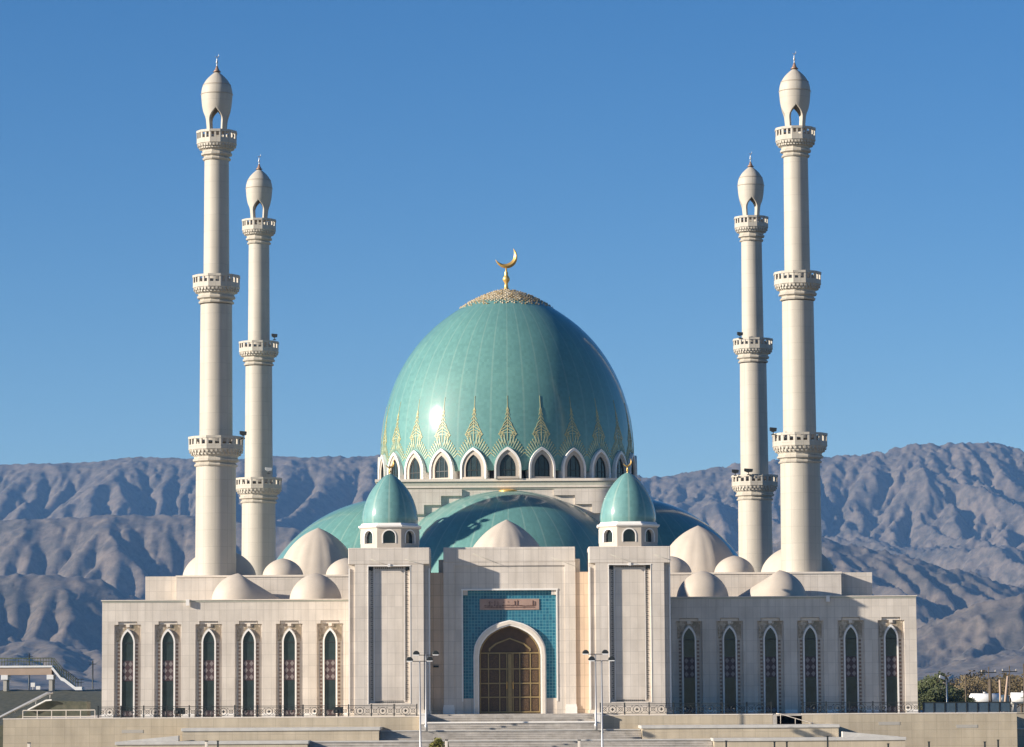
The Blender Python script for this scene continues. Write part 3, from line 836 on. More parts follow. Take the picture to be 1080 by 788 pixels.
# ------------------------------------------------------------------ minarets
def minaret():
    root = empty('minaret', (0, 0, 0))
    s = lambda y: S(y, 0.0)
    Zm = lambda y: Zp(y, 0.0) - Z_TI
    A0 = R(15)
    # bell shaped foot
    def shaft(y0, y1, r0, r1):
        m = MB()
        prof = [(r0 * s(y0), Zm(y0)), (r1 * s(y1), Zm(y1))]
        m.lathe(prof, 48, a0=A0, smooth=True, cap=False)
        m.build('shaft', 'minaret stone', root)
    shaft(606, 489, 21.6, 20.9)
    shaft(465, 320, 17.5, 16.6)
    shaft(296, 168, 13.6, 12.8)
    def balcony(ytop, Rp, rs, ph, ft):
        """ytop: photo row of the parapet top; Rp parapet px; rs shaft px; ph parapet height px; ft flare height px"""
        k = s(ytop); z1 = Zm(ytop); z0 = z1 - ph * k; zb = z0 - ft * k
        m = MB(); R_ = Rp * k; r_ = rs * k
        prof = [(r_, zb), (r_ + .16, zb + .04), (r_ + .22, zb + .16), (r_ + .1, zb + .26), (r_ + .02, zb + .36), (r_ + .1, zb + .46), (r_ + .32, zb + .52), (r_ + .34, zb + .68),
                (r_ + .2, zb + .78), (r_ + .22, zb + .95)]
        zz = zb + .95; n = 4
        for i in range(n):
            t = (i + 1) / n; rr = r_ + .22 + (R_ - r_ - .25) * t ** .9
            z2 = zb + .95 + (z0 - zb - .98) * t
            prof += [(rr - .06, zz + .05), (rr, z2)] ; zz = z2
        prof += [(R_ + .02, z0 - .02), (R_ + .02, z0 + .06), (r_ * .8, z0 + .06)]
        m.lathe(prof, 12, a0=A0, smooth=False)
        b = m.build('balcony', 'minaret stone', root)
        # rows of small brackets
        m = MB()
        for row in range(2):
            nb = 36; t = .42 + row * .33; rr = r_ + .22 + (R_ - r_ - .25) * t; z_ = zb + .95 + (z0 - zb - .98) * t
            for i in range(nb):
                a = A0 + 2 * PI * (i + .5 + .5 * row) / nb
                M = Matrix.Rotation(a, 4, 'Z'); sub = MB(); rc = rr * math.cos(R(15)) if (i % 3) == 1 - row else rr * .985
                sub.box(-.10, .10, -rc - .10, -rc + .3, z_ - .12, z_ + .20)
                m.add([tuple(M @ Vector(v)) for v in sub.v], sub.f)
        m.build('bracket_course', 'minaret stone', b, fix=False)
        # parapet: 12 facets, two openings in each
        m = MB(); ap = R_ * math.cos(R(15)); hs = R_ * math.sin(R(15)); H = z1 - z0 - .06
        for kk in range(12):
            M = Matrix.Rotation(kk * R(30), 4, 'Z'); sub = MB(); t_ = .16
            y0, y1 = -ap, -ap + t_
            sub.box(-hs, hs, y0, y1, z0 + .06, z0 + .06 + H * .34); sub.box(-hs, hs, y0 - .05, y1 + .03, z0 + .06 + H * .80, z1)
            sub.box(-hs * .17, hs * .17, y0, y1, z0 + .06 + H * .34, z0 + .06 + H * .80)
            for q in (-1, 1):
                sub.box(q * hs, q * hs * .74, y0, y1, z0 + .06 + H * .34, z0 + .06 + H * .80)
            m.add([tuple(M @ Vector(v)) for v in sub.v], sub.f)
        m.build('parapet', 'minaret stone', b, fix=False)
    balcony(459.5, 29.2, 21.0, 13.5, 18)
    balcony(289.5, 25.0, 16.8, 13, 17)
    balcony(137.5, 21.3, 12.9, 13.5, 17.5)
    # lantern: bulb with pointed openings cut up from its foot
    prof = [(11.9, 138), (12.1, 134), (12.7, 128), (13.4, 122), (14.4, 116), (15.5, 110), (16.1, 104), (16.4, 99), (16.2, 95), (15.5, 91.5), (14.4, 88.5), (12.8, 85.5), (10.8, 82.6), (8.4, 80), (6, 77.8), (3.8, 76), (1.8, 74.6)]
    P = resample([(r * s(100), Zm(y)) for r, y in prof], 3)
    zb = Zm(138); z_sp = Zm(126); z_ap = Zm(114.5)
    NA = 96; nop = 4; half = .58   # angular half width
    m = MB(); T = .32
    def arch_half(z):
        if z < z_sp: return half
        if z > z_ap: return -1
        t = (z - z_sp) / (z_ap - z_sp); return half * (1 - t ** 1.7)
    zs = [p[1] for p in P]; vs = []; n2 = 24
    # rows of the profile; per bay, angular samples shift to follow the opening edge
    rows = [(r, z) for r, z in P]
    for (r, z) in rows:
        w = max(arch_half(z), 0)
        for bay in range(nop):
            c = bay * 2 * PI / nop + R(0)
            for j in range(n2):
                u = j / n2; a = c + w + (2 * PI / nop - 2 * w) * (u * n2 / (n2 - 1))
                vs.append((r, a, z))
    out = [(r * math.sin(a), -r * math.cos(a), z) for r, a, z in vs]
    inn = [(max(r - T, .02) * math.sin(a), -max(r - T, .02) * math.cos(a), z) for r, a, z in vs]
    off = len(out); rowlen = nop * n2; fs = []
    for i in range(len(rows) - 1):
        closed = arch_half(rows[i + 1][1]) < 0 and arch_half(rows[i][1]) < 0
        for bay in range(nop):
            for j in range(n2 - 1):
                a = i * rowlen + bay * n2 + j; fs.append((a, a + 1, a + 1 + rowlen, a + rowlen)); fs.append((off + a, off + a + rowlen, off + a + 1 + rowlen, off + a + 1))
            e = i * rowlen + bay * n2 + n2 - 1; e2 = i * rowlen + ((bay + 1) % nop) * n2
            if not closed:
                fs.append((e, off + e, off + e + rowlen, e + rowlen)); fs.append((e2, e2 + rowlen, off + e2 + rowlen, off + e2))
    m.add(out + inn, fs, 0, True)
    # crown ring closes where the halves meet (coincident points above the arch)
    lan = m.build('lantern', 'minaret stone', root, fix=False)
    m = MB(); m.lathe([(16.5 * s(100) + .02, Zm(98.6)), (16.5 * s(100) + .06, Zm(98.2)), (16.5 * s(100) + .02, Zm(97.8))], 64, cap=False)
    m.lathe([(14.55 * s(100) + .03, Zm(88.8)), (14.35 * s(100) + .05, Zm(88.3)), (14.1 * s(100) + .03, Zm(87.8))], 64, cap=False)
    m.build('band', 'thin band', lan)
    m = MB(); m.lathe([(12.2 * s(130), zb - .05), (12.2 * s(130), zb + .12)], 24); m.build('lantern_floor', 'cream plaster', lan)
    # copper neck and finial
    m = MB(); m.lathe([(4.4 * s(75), Zm(74.4)), (2.6 * s(75), Zm(72.6)), (1.6 * s(75), Zm(70.5)), (.9 * s(75), Zm(68))], 16)
    m.build('copper_neck', 'copper', lan)
    o = finial(root, (0, 0, Zm(69)), (69 - 54.5) * s(65), 'steel', crescent_r=2.3 * s(60))
    return root
min0 = minaret(); min0.location = (-28, 0, Z_TI)
mins = [(-28, 0), (28, 0), (-28.2, 59.8), (28.2, 59.8)]
labels = ['tall cream minaret with three balconies, nearer one on the left side of the mosque',
          'tall cream minaret with three balconies, nearer one on the right side of the mosque',
          'cream minaret on the left side that looks shorter, farther back beside the taller one',
          'cream minaret on the right side that looks shorter, farther back beside the taller one']
for i, (x, y) in enumerate(mins):
    o = min0 if i == 0 else copy_tree(min0)
    o.location = (x, y, Z_TI)
    tag(o, labels[i], 'minaret', 'minarets at the corners of the mosque')

# floodlights clamped to balconies
def floodlight(px, py, Y, label, w=.34, mat='dark metal'):
    X = Xp(px, py, Y); Z = Zp(rx(px, py), Y)
    r = empty('floodlight', (X, Y, Z - .45))
    m = MB(); m.prism([(-w, .35), (-w * .2, .2), (w * .9, .28), (w, .6), (-w, .66)], -.2, .2); m.build('lamp_housing', mat, r, bevel=.03)
    m = MB(); m.tube([(0, 0, -.05), (0, 0, .3)], .05, 6); m.box(-.18, .18, -.15, .15, -.08, 0); m.build('bracket', 'dark metal', r)
    tag(r, label, 'floodlight', 'floodlights on the minaret balconies')
floodlight(254.5, 457, -1.2, 'dark floodlight on the right edge of the lowest balcony of the nearer left minaret')
floodlight(813.5, 453, -1.2, 'dark floodlight on the left edge of the lowest balcony of the nearer right minaret')
floodlight(287.5, 354, 58.0, 'small dark floodlight on the middle balcony of the farther left minaret')
floodlight(281.5, 495, 57.0, 'pale floodlight on the lowest balcony of the farther left minaret', .4, 'steel')
floodlight(778.5, 352, 58.0, 'small dark floodlight on the middle balcony of the farther right minaret')
floodlight(773.5, 497, 57.8, 'dark floodlight on the left edge of the lowest balcony of the farther right minaret', .4)
floodlight(787.5, 496, 57.0, 'dark floodlight in front of the shaft on the lowest balcony of the farther right minaret', .5)

# ------------------------------------------------------------------ terrace, retaining wall, steps
GZ = -3.3
XL = 45.0                                              # terrace half width
XS = (625 - 537.5) * S(756, YE)                        # stair half width
m = MB(); m.box(-XL, XL, YE + .6, 74, -.3, 0)
t_ = m.build('terrace', 'step stone'); tag(t_, kind='structure')
def solid(name, label, cat, boxes, mats, group=None, bevel=0):
    r = empty(name, (sum(boxes[0][0][:2]) / 2, boxes[0][0][2], GZ)); 
    return r
def wall_thing(name, label, cat, x0, x1, y0, y1, ztop, cap=True, capname='coping', th=.14, over=.06, mat='terrace stone', capmat='cream trim', z0=GZ, group=None, ends=(1, 1)):
    cx = (x0 + x1) / 2
    r = empty(name, (cx, y0, z0)); tag(r, label, cat, group)
    m = MB(); m.box(x0 - cx, x1 - cx, 0, y1 - y0, 0, ztop - z0 - (th if cap else 0)); m.build('wall_face', mat, r)
    if cap:
        m = MB(); m.box(x0 - cx - over * ends[0], x1 - cx + over * ends[1], -over, y1 - y0, ztop - z0 - th, ztop - z0); m.build(capname, capmat, r, bevel=.02)
    return r
wall_thing('retaining_wall', 'long tan terrace wall below the left wing, ending at the road edge', 'wall', -XL, -8.1, YE, YE + .6, 0, th=.10, over=.03, mat='terrace stone', capmat='cream trim')
wall_thing('retaining_wall', 'long tan terrace wall below the right wing in front of its railing', 'wall', 7.85, 23.3, YE, YE + .6, 0, th=.10, over=.03)
wall_thing('retaining_wall', 'tan terrace wall at the far right, right of the small side stair', 'wall', 25.9, XL, YE, YE + .6, 0, th=.10, over=.03)
wall_thing('retaining_wall', 'low shaded wall with pale coping right of the terrace end', 'wall', XL + .5, XL + 30, -14, -13.4, -.05, th=.1, capmat='terrace stone')
wall_thing('retaining_wall', 'lower shaded step with pale edge right of the terrace end', 'wall', XL + .5, XL + 30, -16, -14.01, -1.45, th=.12, capmat='cream trim')
# terrace sides
wall_thing('side_wall', 'tan side wall of the terrace along its left end', 'wall', -XL, -XL + .6, YE + .601, 74, 0, th=.1, over=.0)
wall_thing('side_wall', 'tan side wall of the terrace along its right end', 'wall', XL - .6, XL, YE + .601, 74, 0, th=.1, over=.0)
# stairs
stairs = empty('staircase', (0, YE, GZ)); tag(stairs, 'broad grey stone staircase rising to the bronze gate between the pylons', 'staircase')
zl = .13
def flight(x0, x1, ys, zt, n, tread=.33, nm='flight'):
    m = MB(); y = ys; z = zt; rise = .155
    for i in range(n):
        m.box(x0, x1, y - .02, 3.0, z - rise - GZ - .0, z - GZ)
        y -= tread; z -= rise
    m.build(nm, 'step stone', stairs); return y, z
m = MB()
sx0, sx1 = -85.5 * S(752, YE), 87.5 * S(752, YE)
def steps(x0, x1, y0, z0, n, tread, rise):
    """n steps going down toward the viewer, starting under z0 at y0 (world)"""
    m = MB(); y = y0; z = z0
    for i in range(n):
        m.box(x0, x1, y - tread, y + .02, GZ - GZ, z - rise - GZ); y -= tread; z -= rise
        # nosing
        m.box(x0, x1, y - .03, y, z - GZ - .05, z - GZ)
    o = m.build('flight', 'step stone', stairs); o.location = (0, -YE, 0)
    return y, z
m = MB(); m.box(-9.4, 9.4, YE + 1.2, YG + 1.4, 0, zl - GZ); m.build('top_landing', 'step stone', stairs, (0, -YE, 0))
y, z = steps(-7.45, 7.45, YE + 1.2, zl, 4, .34, .165)
m = MB(); m.box(-7.6, 7.55, y - 1.3, y - .001, 0, z - GZ - .002); lo_ = m.build('landing', 'step stone', stairs, (0, -YE, 0))
m = MB(); m.box(-7.65, 7.6, y - 1.38, y - 1.301, z - GZ - .13, z - GZ + .0); m.build('landing_edge', 'white trim', stairs, (0, -YE, 0))
y -= 1.38
y, z = steps(-8.0, 8.0, y, z - .02, 4, .34, .17)
m = MB(); m.box(-11.4, 11.4, y - 1.2, y - .001, 0, z - GZ - .002); m.build('landing', 'step stone', stairs, (0, -YE, 0))
m = MB(); m.box(-11.4, 11.4, y - 1.26, y - 1.201, z - GZ - .09, z - GZ); m.build('landing_edge', 'grey coping', stairs, (0, -YE, 0))
y -= 1.26
y, z = steps(-11.4, 11.4, y, z - .01, 5, .34, .165)
Y_A = y - .25
m = MB(); m.box(-17.4, 17.4, y - 1.6, y - .001, 0, z - GZ - .002); m.build('landing', 'step stone', stairs, (0, -YE, 0))
m = MB(); m.box(-17.4, 17.4, y - 1.68, y - 1.601, z - GZ - .12, z - GZ); m.build('landing_edge', 'grey coping', stairs, (0, -YE, 0))
y -= 1.68
y, z = steps(-17.4, 17.4, y, z - .01, max(1, int((z - GZ) / .16)), .34, .16)
Y_FOOT = y
# ledges flanking the stairs
zA = Zp(766.2, Y_A); zB = Zp(780, Y_FOOT)
kA, kB = S(766, Y_A), S(780, Y_FOOT)
xa1, xb1 = 346 * kA, 416 * kB
wall_thing('ledge', 'upper stone ledge left of the stairs with grey slab top', 'ledge', -xa1, -11.45, Y_A, YE - .01, zA, th=.26, over=.10, capname='slab', capmat='grey coping')
wall_thing('ledge', 'upper stone ledge right of the stairs with grey slab top', 'ledge', 11.45, xa1, Y_A, YE - .01, zA, th=.26, over=.10, capname='slab', capmat='grey coping')
wall_thing('ledge', 'lower stone ledge left of the stairs, nearest the ground', 'ledge', -xb1, -17.45, Y_FOOT, Y_A - .11, zB, th=.26, over=.10, capname='slab', capmat='grey coping')
wall_thing('ledge', 'lower stone ledge right of the stairs, nearest the ground', 'ledge', 17.45, xb1, Y_FOOT, Y_A - .11, zB, th=.26, over=.10, capname='slab', capmat='grey coping')
for q, nm in ((-1, 'left'), (1, 'right')):              # sloping kerbs falling away at the outer ends
    xa = q * (xa1 + .2); xb = q * (xb1 - .3); h1, h0_ = .48, .04
    m = MB(); vs = [(0, 0, 0), (0, 1.2, 0), (xb - xa, 1.2, 0), (xb - xa, 0, 0), (0, 0, h1), (0, 1.2, h1), (xb - xa, 1.2, h0_), (xb - xa, 0, h0_)]
    m.add(vs, [(0, 1, 2, 3), (4, 5, 6, 7), (0, 1, 5, 4), (1, 2, 6, 5), (2, 3, 7, 6), (3, 0, 4, 7)])
    o = m.build('sloping_kerb', 'grey coping', None, (xa, Y_A - 1.6, zB + .002))
    tag(o, 'low wedge shaped kerb on the outer end of the %s lower ledge' % nm, 'kerb')
# stair cheeks
for q, nm in ((-1, 'left'), (1, 'right')):
    m = MB(); m.box(-.25, .25, 0, 2.2, 0, -GZ + .1); m.box(-.32, .32, -.05, 2.25, -GZ + .1, -GZ + .22)
    o = m.build('stair_pier', 'white trim', None, (q * 7.75, YE - .6, GZ)); tag(o, 'pale stone pier at the %s side of the upper steps' % nm, 'pier')
# small stair with handrails in the terrace edge on the right
st = empty('side_stair', (24.6, YE, GZ)); tag(st, 'small stair with two sloping handrails cut into the right terrace edge', 'stair')
m = MB()
for i in range(7): m.box(-1.28 + i * .36, 1.28, 0, .58, 0, -GZ - 0.02 - i * .165)
m.build('steps', 'step stone', st)
for yy in (-.12, .35):
    m = MB(); m.tube([(-1.0, yy, -GZ + .02), (-.6, yy, -GZ - .02), (2.0, yy, -GZ - .80), (2.3, yy, -GZ - .84)], .035, 8)
    for t in (0, .5, 1): m.tube([(-.6 + 2.6 * t, yy, -GZ - .8 * t - .9), (-.6 + 2.6 * t, yy, -GZ - .02 - .78 * t)], .025, 6)
    m.build('handrail', 'cream trim' if yy < 0 else 'dark metal', st)
# faint old plaques on the terrace wall
for (px, py, nm) in ((138, 771.5, 'left'), (936, 763, 'right'), (1018, 766, 'far right')):
    X = Xp(px, py, YE); Z = Zp(rx(px, py), YE)
    m = MB(); m.box(-.95, .95, -.02, -.001, -.14, .14)
    o = m.build('wall_grille', 'concrete', None, (X, YE, Z)); tag(o, 'faint flat vent grille on the terrace wall, %s one' % nm, 'grille', 'vent grilles on the terrace wall')

# ------------------------------------------------------------------ railings
def rail_panel_mesh(L, H):
    m = MB(); t = .026
    m.box(0, L, -t, t, H - .05, H); m.box(0, L, -t, t, H - .17, H - .14); m.box(0, L, -t, t, .10, .14)
    z0, z1 = .14, H - .17; zc = (z0 + z1) / 2; r = (z1 - z0) / 2
    n = 3; w = L / n
    for i in range(n):
        cx = w * (i + .5)
        m.box(w * i - .012, w * i + .012, -t * .8, t * .8, z0, z1)
        if i == 1:
            pts = [(cx + r * .95 * math.cos(a), 0, zc + r * .95 * math.sin(a)) for a in [2 * PI * k / 12 for k in range(13)]]
            m.tube(pts, .022, 4); 
            m.tube([(cx - r * .4, 0, zc), (cx + r * .4, 0, zc)], .05, 4); m.tube([(cx, 0, zc - r * .4), (cx, 0, zc + r * .4)], .05, 4)
        else:
            m.tube([(w * i, 0, z0), (cx, 0, zc), (w * (i + 1), 0, z0)], .018, 4); m.tube([(w * i, 0, z1), (cx, 0, zc), (w * (i + 1), 0, z1)], .018, 4)
            pts = [(cx + r * .5 * math.cos(a), 0, zc + r * .5 * math.sin(a)) for a in [2 * PI * k / 10 for k in range(11)]]
            m.tube(pts, .02, 4)
    return m
RL, RHt = 2.05, .98
def railing(x0, x1, y, label, mat='dark metal', H=RHt, L=RL):
    n = max(1, round((x1 - x0) / L)); w = (x1 - x0) / n
    r = empty('railing', (x0, y, 0)); tag(r, label, 'railing')
    p0 = rail_panel_mesh(w, H).build('railing_panel', mat, r, fix=False)
    m = MB(); m.box(-.05, .05, -.05, .05, 0, H + .06); m.box(-.07, .07, -.07, .07, H + .06, H + .09)
    q0 = m.build('post', mat, r)
    for i in range(1, n):
        c = p0.copy(); COL.objects.link(c); c.parent = r; c.location = (i * w, 0, 0)
    for i in range(1, n + 1):
        c = q0.copy(); COL.objects.link(c); c.parent = r; c.location = (i * w, 0, 0)
railing(-36.6, -8.3, YE + .15, 'ornate black metal railing with rings in front of the left wing')
railing(8.0, 23.2, YE + .15, 'ornate black metal railing with rings from the stairs along the right wing')
railing(26.0, 36.4, YE + .15, 'black metal railing right of the small side stair')
r = empty('parapet_screen', (40.6, YE + .3, 0)); tag(r, 'dark blue green solid screen at the far right end of the terrace', 'screen')
m = MB(); m.box(-3.9, 3.9, -.05, .05, .06, .86); m.build('screen_board', 'blue paint', r)
m = MB(); m.box(-3.95, 3.95, -.07, .07, .861, .95); m.build('top_rail', 'dark metal', r)
for i in range(9):
    m = MB(); m.box(-3.9 + i * .97 - .04, -3.9 + i * .97 + .04, -.1, -.051, 0, .86); m.build('post', 'dark metal', r)
def plain_railing(x0, x1, y, label, mat, H=.75):
    r = empty('railing', (x0, y, 0)); tag(r, label, 'railing')
    m = MB(); m.box(0, x1 - x0, -.04, .04, H - .09, H); m.build('top_rail', mat, r)
    m = MB(); m.box(0, x1 - x0, -.03, .03, .12, .18); m.build('bottom_rail', mat, r)
    n = int((x1 - x0) / 1.1)
    m0 = MB(); m0.box(-.035, .035, -.035, .035, 0, H - .09); p = m0.build('post', mat, r)
    for i in range(1, n + 1):
        c = p.copy(); COL.objects.link(c); c.parent = r; c.location = ((x1 - x0) * i / n, 0, 0)
plain_railing(-43.3, -36.9, YE + .2, 'low pale railing on the left end of the terrace', 'cream trim')
for px, nm in ((188, 'second and third'), (355, 'last')):
    X = Xp(px, 750, YE)
    r = empty('spotlight', (X, YE + .35, 0)); m = MB(); m.box(-.42, .42, -.2, .2, .28, .85); m.build('lamp_housing', 'dark metal', r, bevel=.04)
    m = MB(); m.tube([(0, 0, 0), (0, 0, .3)], .06, 6); m.build('stand', 'dark metal', r)
    tag(r, 'dark box spotlight behind the left railing near its %s window%s' % (nm, 's' if ' ' in nm else ''), 'spotlight')

# ------------------------------------------------------------------ street lamps
def street_lamp(px, ybase, ytop, Y, zb, label, lean=0):
    X = Xp(px, 745, Y); zt = Zp(rx(px, ytop), Y); k = S(700, Y)
    r = empty('street_lamp', (X, Y, zb)); H = zt - zb
    m = MB(); m.lathe([(.14, 0), (.14, .5), (.085, .6), (.06, H)], 12); p = m.build('pole', 'steel', r); 
    m = MB(); m.tube([(-1.0, 0, H - .04), (1.0, 0, H - .04)], .035, 6); m.build('cross_arm', 'dark metal', r)
    for q in (-1, 1):
        xx = q * .85 * 1.0
        m = MB()
        prof = [(-.32, 0), (.32, 0), (.25, .20), (.1, .32), (-.1, .32), (-.25, .20)]
        m.prism([(xx + a, H + b + .02) for a, b in prof], -.26, .26)
        h = m.build('lamp_head', 'dark metal', r, bevel=.05)
        m = MB(); m.prism([(xx - .22, H - .07), (xx + .22, H - .07), (xx + .29, H + .019), (xx - .29, H + .019)], -.2, .2); m.build('diffuser', 'white paint', h)
    r.rotation_euler = (0, lean, 0)
    tag(r, label, 'street lamp', 'twin headed street lamps by the stairs')
street_lamp(441.5, 783, 697, -34, GZ, 'nearer twin headed street lamp left of the stairs', R(-.4))
street_lamp(447.5, 760, 690.5, -26, -1.3, 'farther twin headed street lamp left of the stairs, beside the pylon', 0)
street_lamp(633, 783, 696.5, -34, GZ, 'nearer twin headed street lamp right of the stairs', 0)
street_lamp(626.5, 760, 689.5, -26, -1.3, 'farther twin headed street lamp right of the stairs, beside the pylon', 0)

# ------------------------------------------------------------------ bollards along the forecourt
bol = [(29, 784, 1, 'at the far left below the terrace wall'), (216, 782, 1, 'pale one, left of a dark one below the left ledge'), (228, 782, 0, 'dark one below the left ledge'), (469, 781, 1, 'just right of the small bush'),
       (609, 781, 1, 'in front of the stairs, right of the gate'), (764, 782, 0, 'below the lower right ledge near its left end'), (815, 783, 0, 'below the lower right ledge near its middle'), (828, 783, 0, 'below the right ledge, right of the middle one'),
       (871, 777, 0, 'tall dark one at the joint of the right ledge'), (935, 785, 0, 'below the right end of the lower ledge'), (978, 783, 0, 'right of the ledge below the terrace wall'), (1037, 783, 0, 'left of the last one at the far right'), (1051, 781, 0, 'last one at the far right')]
for px, py, pale, nm in bol:
    Y = -44.0; X = Xp(px, py, Y); Z = Zp(rx(px, py), Y)
    r = empty('bollard', (X, Y, GZ)); H = Z - GZ
    m = MB(); w = .11 if pale else .07
    m.box(-w, w, -w, w, 0, H); m.build('post', 'cream trim' if pale else 'dark metal', r, bevel=.02)
    m = MB(); m.box(-w - .03, w + .03, -w - .03, w + .03, H, H + .07); m.build('cap', 'dark metal', r)
    tag(r, ('cream' if pale else 'dark metal') + ' post ' + nm, 'post', 'posts along the forecourt')

# ------------------------------------------------------------------ vegetation
def leaf_mat(name, c0, c1):
    m, nt, b = new_mat(name)
    oi = N(nt, 'ShaderNodeTexCoord')
    n1 = noise(nt, 1.3, 4, .6, oi.outputs['Object'])
    nt.links.new(ramp(nt, n1, .3, .7, c0, c1), b.inputs['Base Color']); b.inputs['Roughness'].default_value = .7
    b.inputs['Specular IOR Level'].default_value = .2
    MATS[name] = m
leaf_mat('olive leaf', (.045, .06, .025), (.10, .11, .05))
leaf_mat('dry leaf', (.13, .10, .055), (.22, .17, .09))
leaf_mat('bush leaf', (.14, .14, .03), (.30, .27, .07))
def leaf_cloud(m, rnd, c, rad, n, size, mi=0):
    for i in range(n):
        while True:
            p = Vector((rnd.uniform(-1, 1), rnd.uniform(-1, 1), rnd.uniform(-1, 1)))
            if p.length < 1: break
        p = Vector((p.x * rad[0], p.y * rad[1], p.z * rad[2])) + c
        u = Vector((rnd.gauss(0, 1), rnd.gauss(0, 1), rnd.gauss(0, 1))).normalized(); w = u.orthogonal().normalized() * size * rnd.uniform(.5, 1.2); u = u * size * rnd.uniform(.6, 1.4)
        m.add([p - u, p + w * .5, p + u, p - w * .5], [(0, 1, 2, 3)], mi)
def tree(seed, H, W, mat, bare=False):
    rnd = random.Random(seed); r = empty('tree')
    m = MB(); 
    m.tube([(0, 0, 0), (.1, 0, H * .25), (0, .1, H * .5), (.1, 0, H * .8)], [H * .035, H * .025, H * .018, H * .006], 7)
    tips = []
    for i in range(9):
        a = rnd.uniform(0, 2 * PI); z0 = H * rnd.uniform(.2, .6); l = W * rnd.uniform(.5, .95)
        p0 = Vector((0, 0, z0)); p2 = p0 + Vector((math.cos(a) * l, math.sin(a) * l, H * rnd.uniform(.15, .38)))
        p1 = (p0 + p2) / 2 + Vector((0, 0, -.1 * l)); m.tube([p0, p1, p2], [H * .014, H * .009, H * .004], 5); tips.append(p2)
        for j in range(3):
            q = p1.lerp(p2, rnd.random()); e = q + Vector((rnd.uniform(-1, 1), rnd.uniform(-1, 1), rnd.uniform(.2, 1))) * W * .3; m.tube([q, e], [H * .006, H * .003], 4); tips.append(e)
    m.build('trunk', 'bark', r, fix=False)
    m = MB()
    for t in tips: leaf_cloud(m, rnd, t, (W * .28, W * .28, H * .12), 26 if bare else 60, H * .035)
    for i in range(6): leaf_cloud(m, rnd, Vector((rnd.uniform(-.4, .4) * W, rnd.uniform(-.4, .4) * W, H * rnd.uniform(.55, .9))), (W * .4, W * .4, H * .13), 40 if bare else 110, H * .035)
    m.build('crown', mat, r, fix=False)
    return r
trees = [tree(11, 8, 3.4, 'olive leaf'), tree(12, 8, 3.8, 'dry leaf', True), tree(13, 7, 4, 'olive leaf')]
used = [0, 0, 0]
tl = []
rnd = random.Random(8)
spots = [(975, 480, 0, 1.0), (984, 470, 2, 1.0), (992, 500, 0, .9), (1001, 520, 2, .85), (970, 560, 1, .9), (1010, 560, 0, .8), (1022, 640, 1, 1.1), (1030, 660, 1, 1.2), (1038, 650, 1, 1.0), (1046, 680, 1, 1.15),
         (1054, 650, 1, 1.25), (1060, 690, 1, 1.0), (1068, 660, 1, 1.1), (1076, 670, 1, 1.2), (1084, 650, 1, 1.2), (1016, 700, 1, 1.3), (1092, 660, 1, 1.1), (1100, 500, 0, 1.0)]
DISTW = ['first', 'second', 'third', 'fourth', 'fifth', 'sixth', 'seventh', 'eighth', 'ninth', 'tenth', 'eleventh', 'twelfth', 'thirteenth', 'fourteenth', 'fifteenth', 'sixteenth', 'seventeenth', 'eighteenth']
kinds = {0: 'dark olive round tree', 1: 'brownish thin leaved tree', 2: 'low wide dark olive tree'}
order = sorted(range(len(spots)), key=lambda i: spots[i][0])
rank = {i: k for k, i in enumerate(order)}
for i, (px, dist, k, sc) in enumerate(spots):
    Y = dist - 320; X = Xp(px, 735, Y)
    o = trees[k] if not used[k] else copy_tree(trees[k]); used[k] = 1
    o.location = (X, Y, GZ - .1); o.rotation_euler = (0, 0, rnd.uniform(0, 6)); o.scale = (sc, sc, sc * rnd.uniform(.82, 1.0))
    tag(o, '%s at far right, %s from the left in the tree line' % (kinds[k], DISTW[rank[i]]), 'tree', 'trees beyond the right end of the mosque')
# bush beside the left lamp
rnd = random.Random(4); r = empty('bush', (Xp(460, 783, -40), -40, GZ)); m = MB(); zt = Zp(777, -40) - GZ
for i in range(26):
    a = rnd.uniform(0, 6.28); l = rnd.uniform(.3, .85)
    e = Vector((math.cos(a) * l, math.sin(a) * l, zt * rnd.uniform(.6, .98))); m.tube([(0, 0, 0), tuple(e * .5 + Vector((0, 0, .1))), tuple(e)], [.03, .02, .008], 4)
m.build('stem', 'bark', r, fix=False)
m = MB()
for i in range(26):
    a = rnd.uniform(0, 6.28); l = rnd.uniform(0, .75)
    leaf_cloud(m, rnd, Vector((math.cos(a) * l, math.sin(a) * l, zt * rnd.uniform(.4, .85))), (.28, .28, .3), 45, .09)
m.build('foliage', 'bush leaf', r, fix=False); tag(r, 'small yellow green bush at the foot of the left street lamp', 'bush')

# ------------------------------------------------------------------ right background: tanks, house, poles
def tank(X, Y, L, rad, label, zc):
    r = empty('storage_tank', (X, Y, GZ)); m = MB()
    pr = [(.01, 0), (rad * .6, .06), (rad, .3), (rad, L - .3), (rad * .6, L - .06), (.01, L)]
    m.lathe(pr, 28); o = m.build('tank_shell', 'white paint', r); o.rotation_euler = (0, PI / 2, 0); o.location = (-L / 2, 0, zc - GZ)
    for t in (.2, .8):
        m = MB(); m.box(-L / 2 + L * t - .25, -L / 2 + L * t + .25, -rad * .8, rad * .8, 0, zc - GZ - rad * .75); m.build('saddle_support', 'concrete', r)
    m = MB(); m.lathe([(.3, 0), (.3, .35)], 12); o = m.build('hatch', 'steel', r); o.location = (0, 0, zc - GZ + rad - .05)
    tag(r, label, 'tank')
Yt = 300.0; kt = S(735, Yt)
tank(Xp(1037, 737, Yt), Yt, 33 * kt, 6.1 * kt, 'long white cylindrical tank lying beyond the right terrace end', Zp(rx(1037, 737.5), Yt))
tank(Xp(1080, 737, Yt), Yt + 3, 30 * kt, 6.1 * kt, 'white cylindrical tank cut off by the right edge of the picture', Zp(rx(1078, 736.5), Yt))
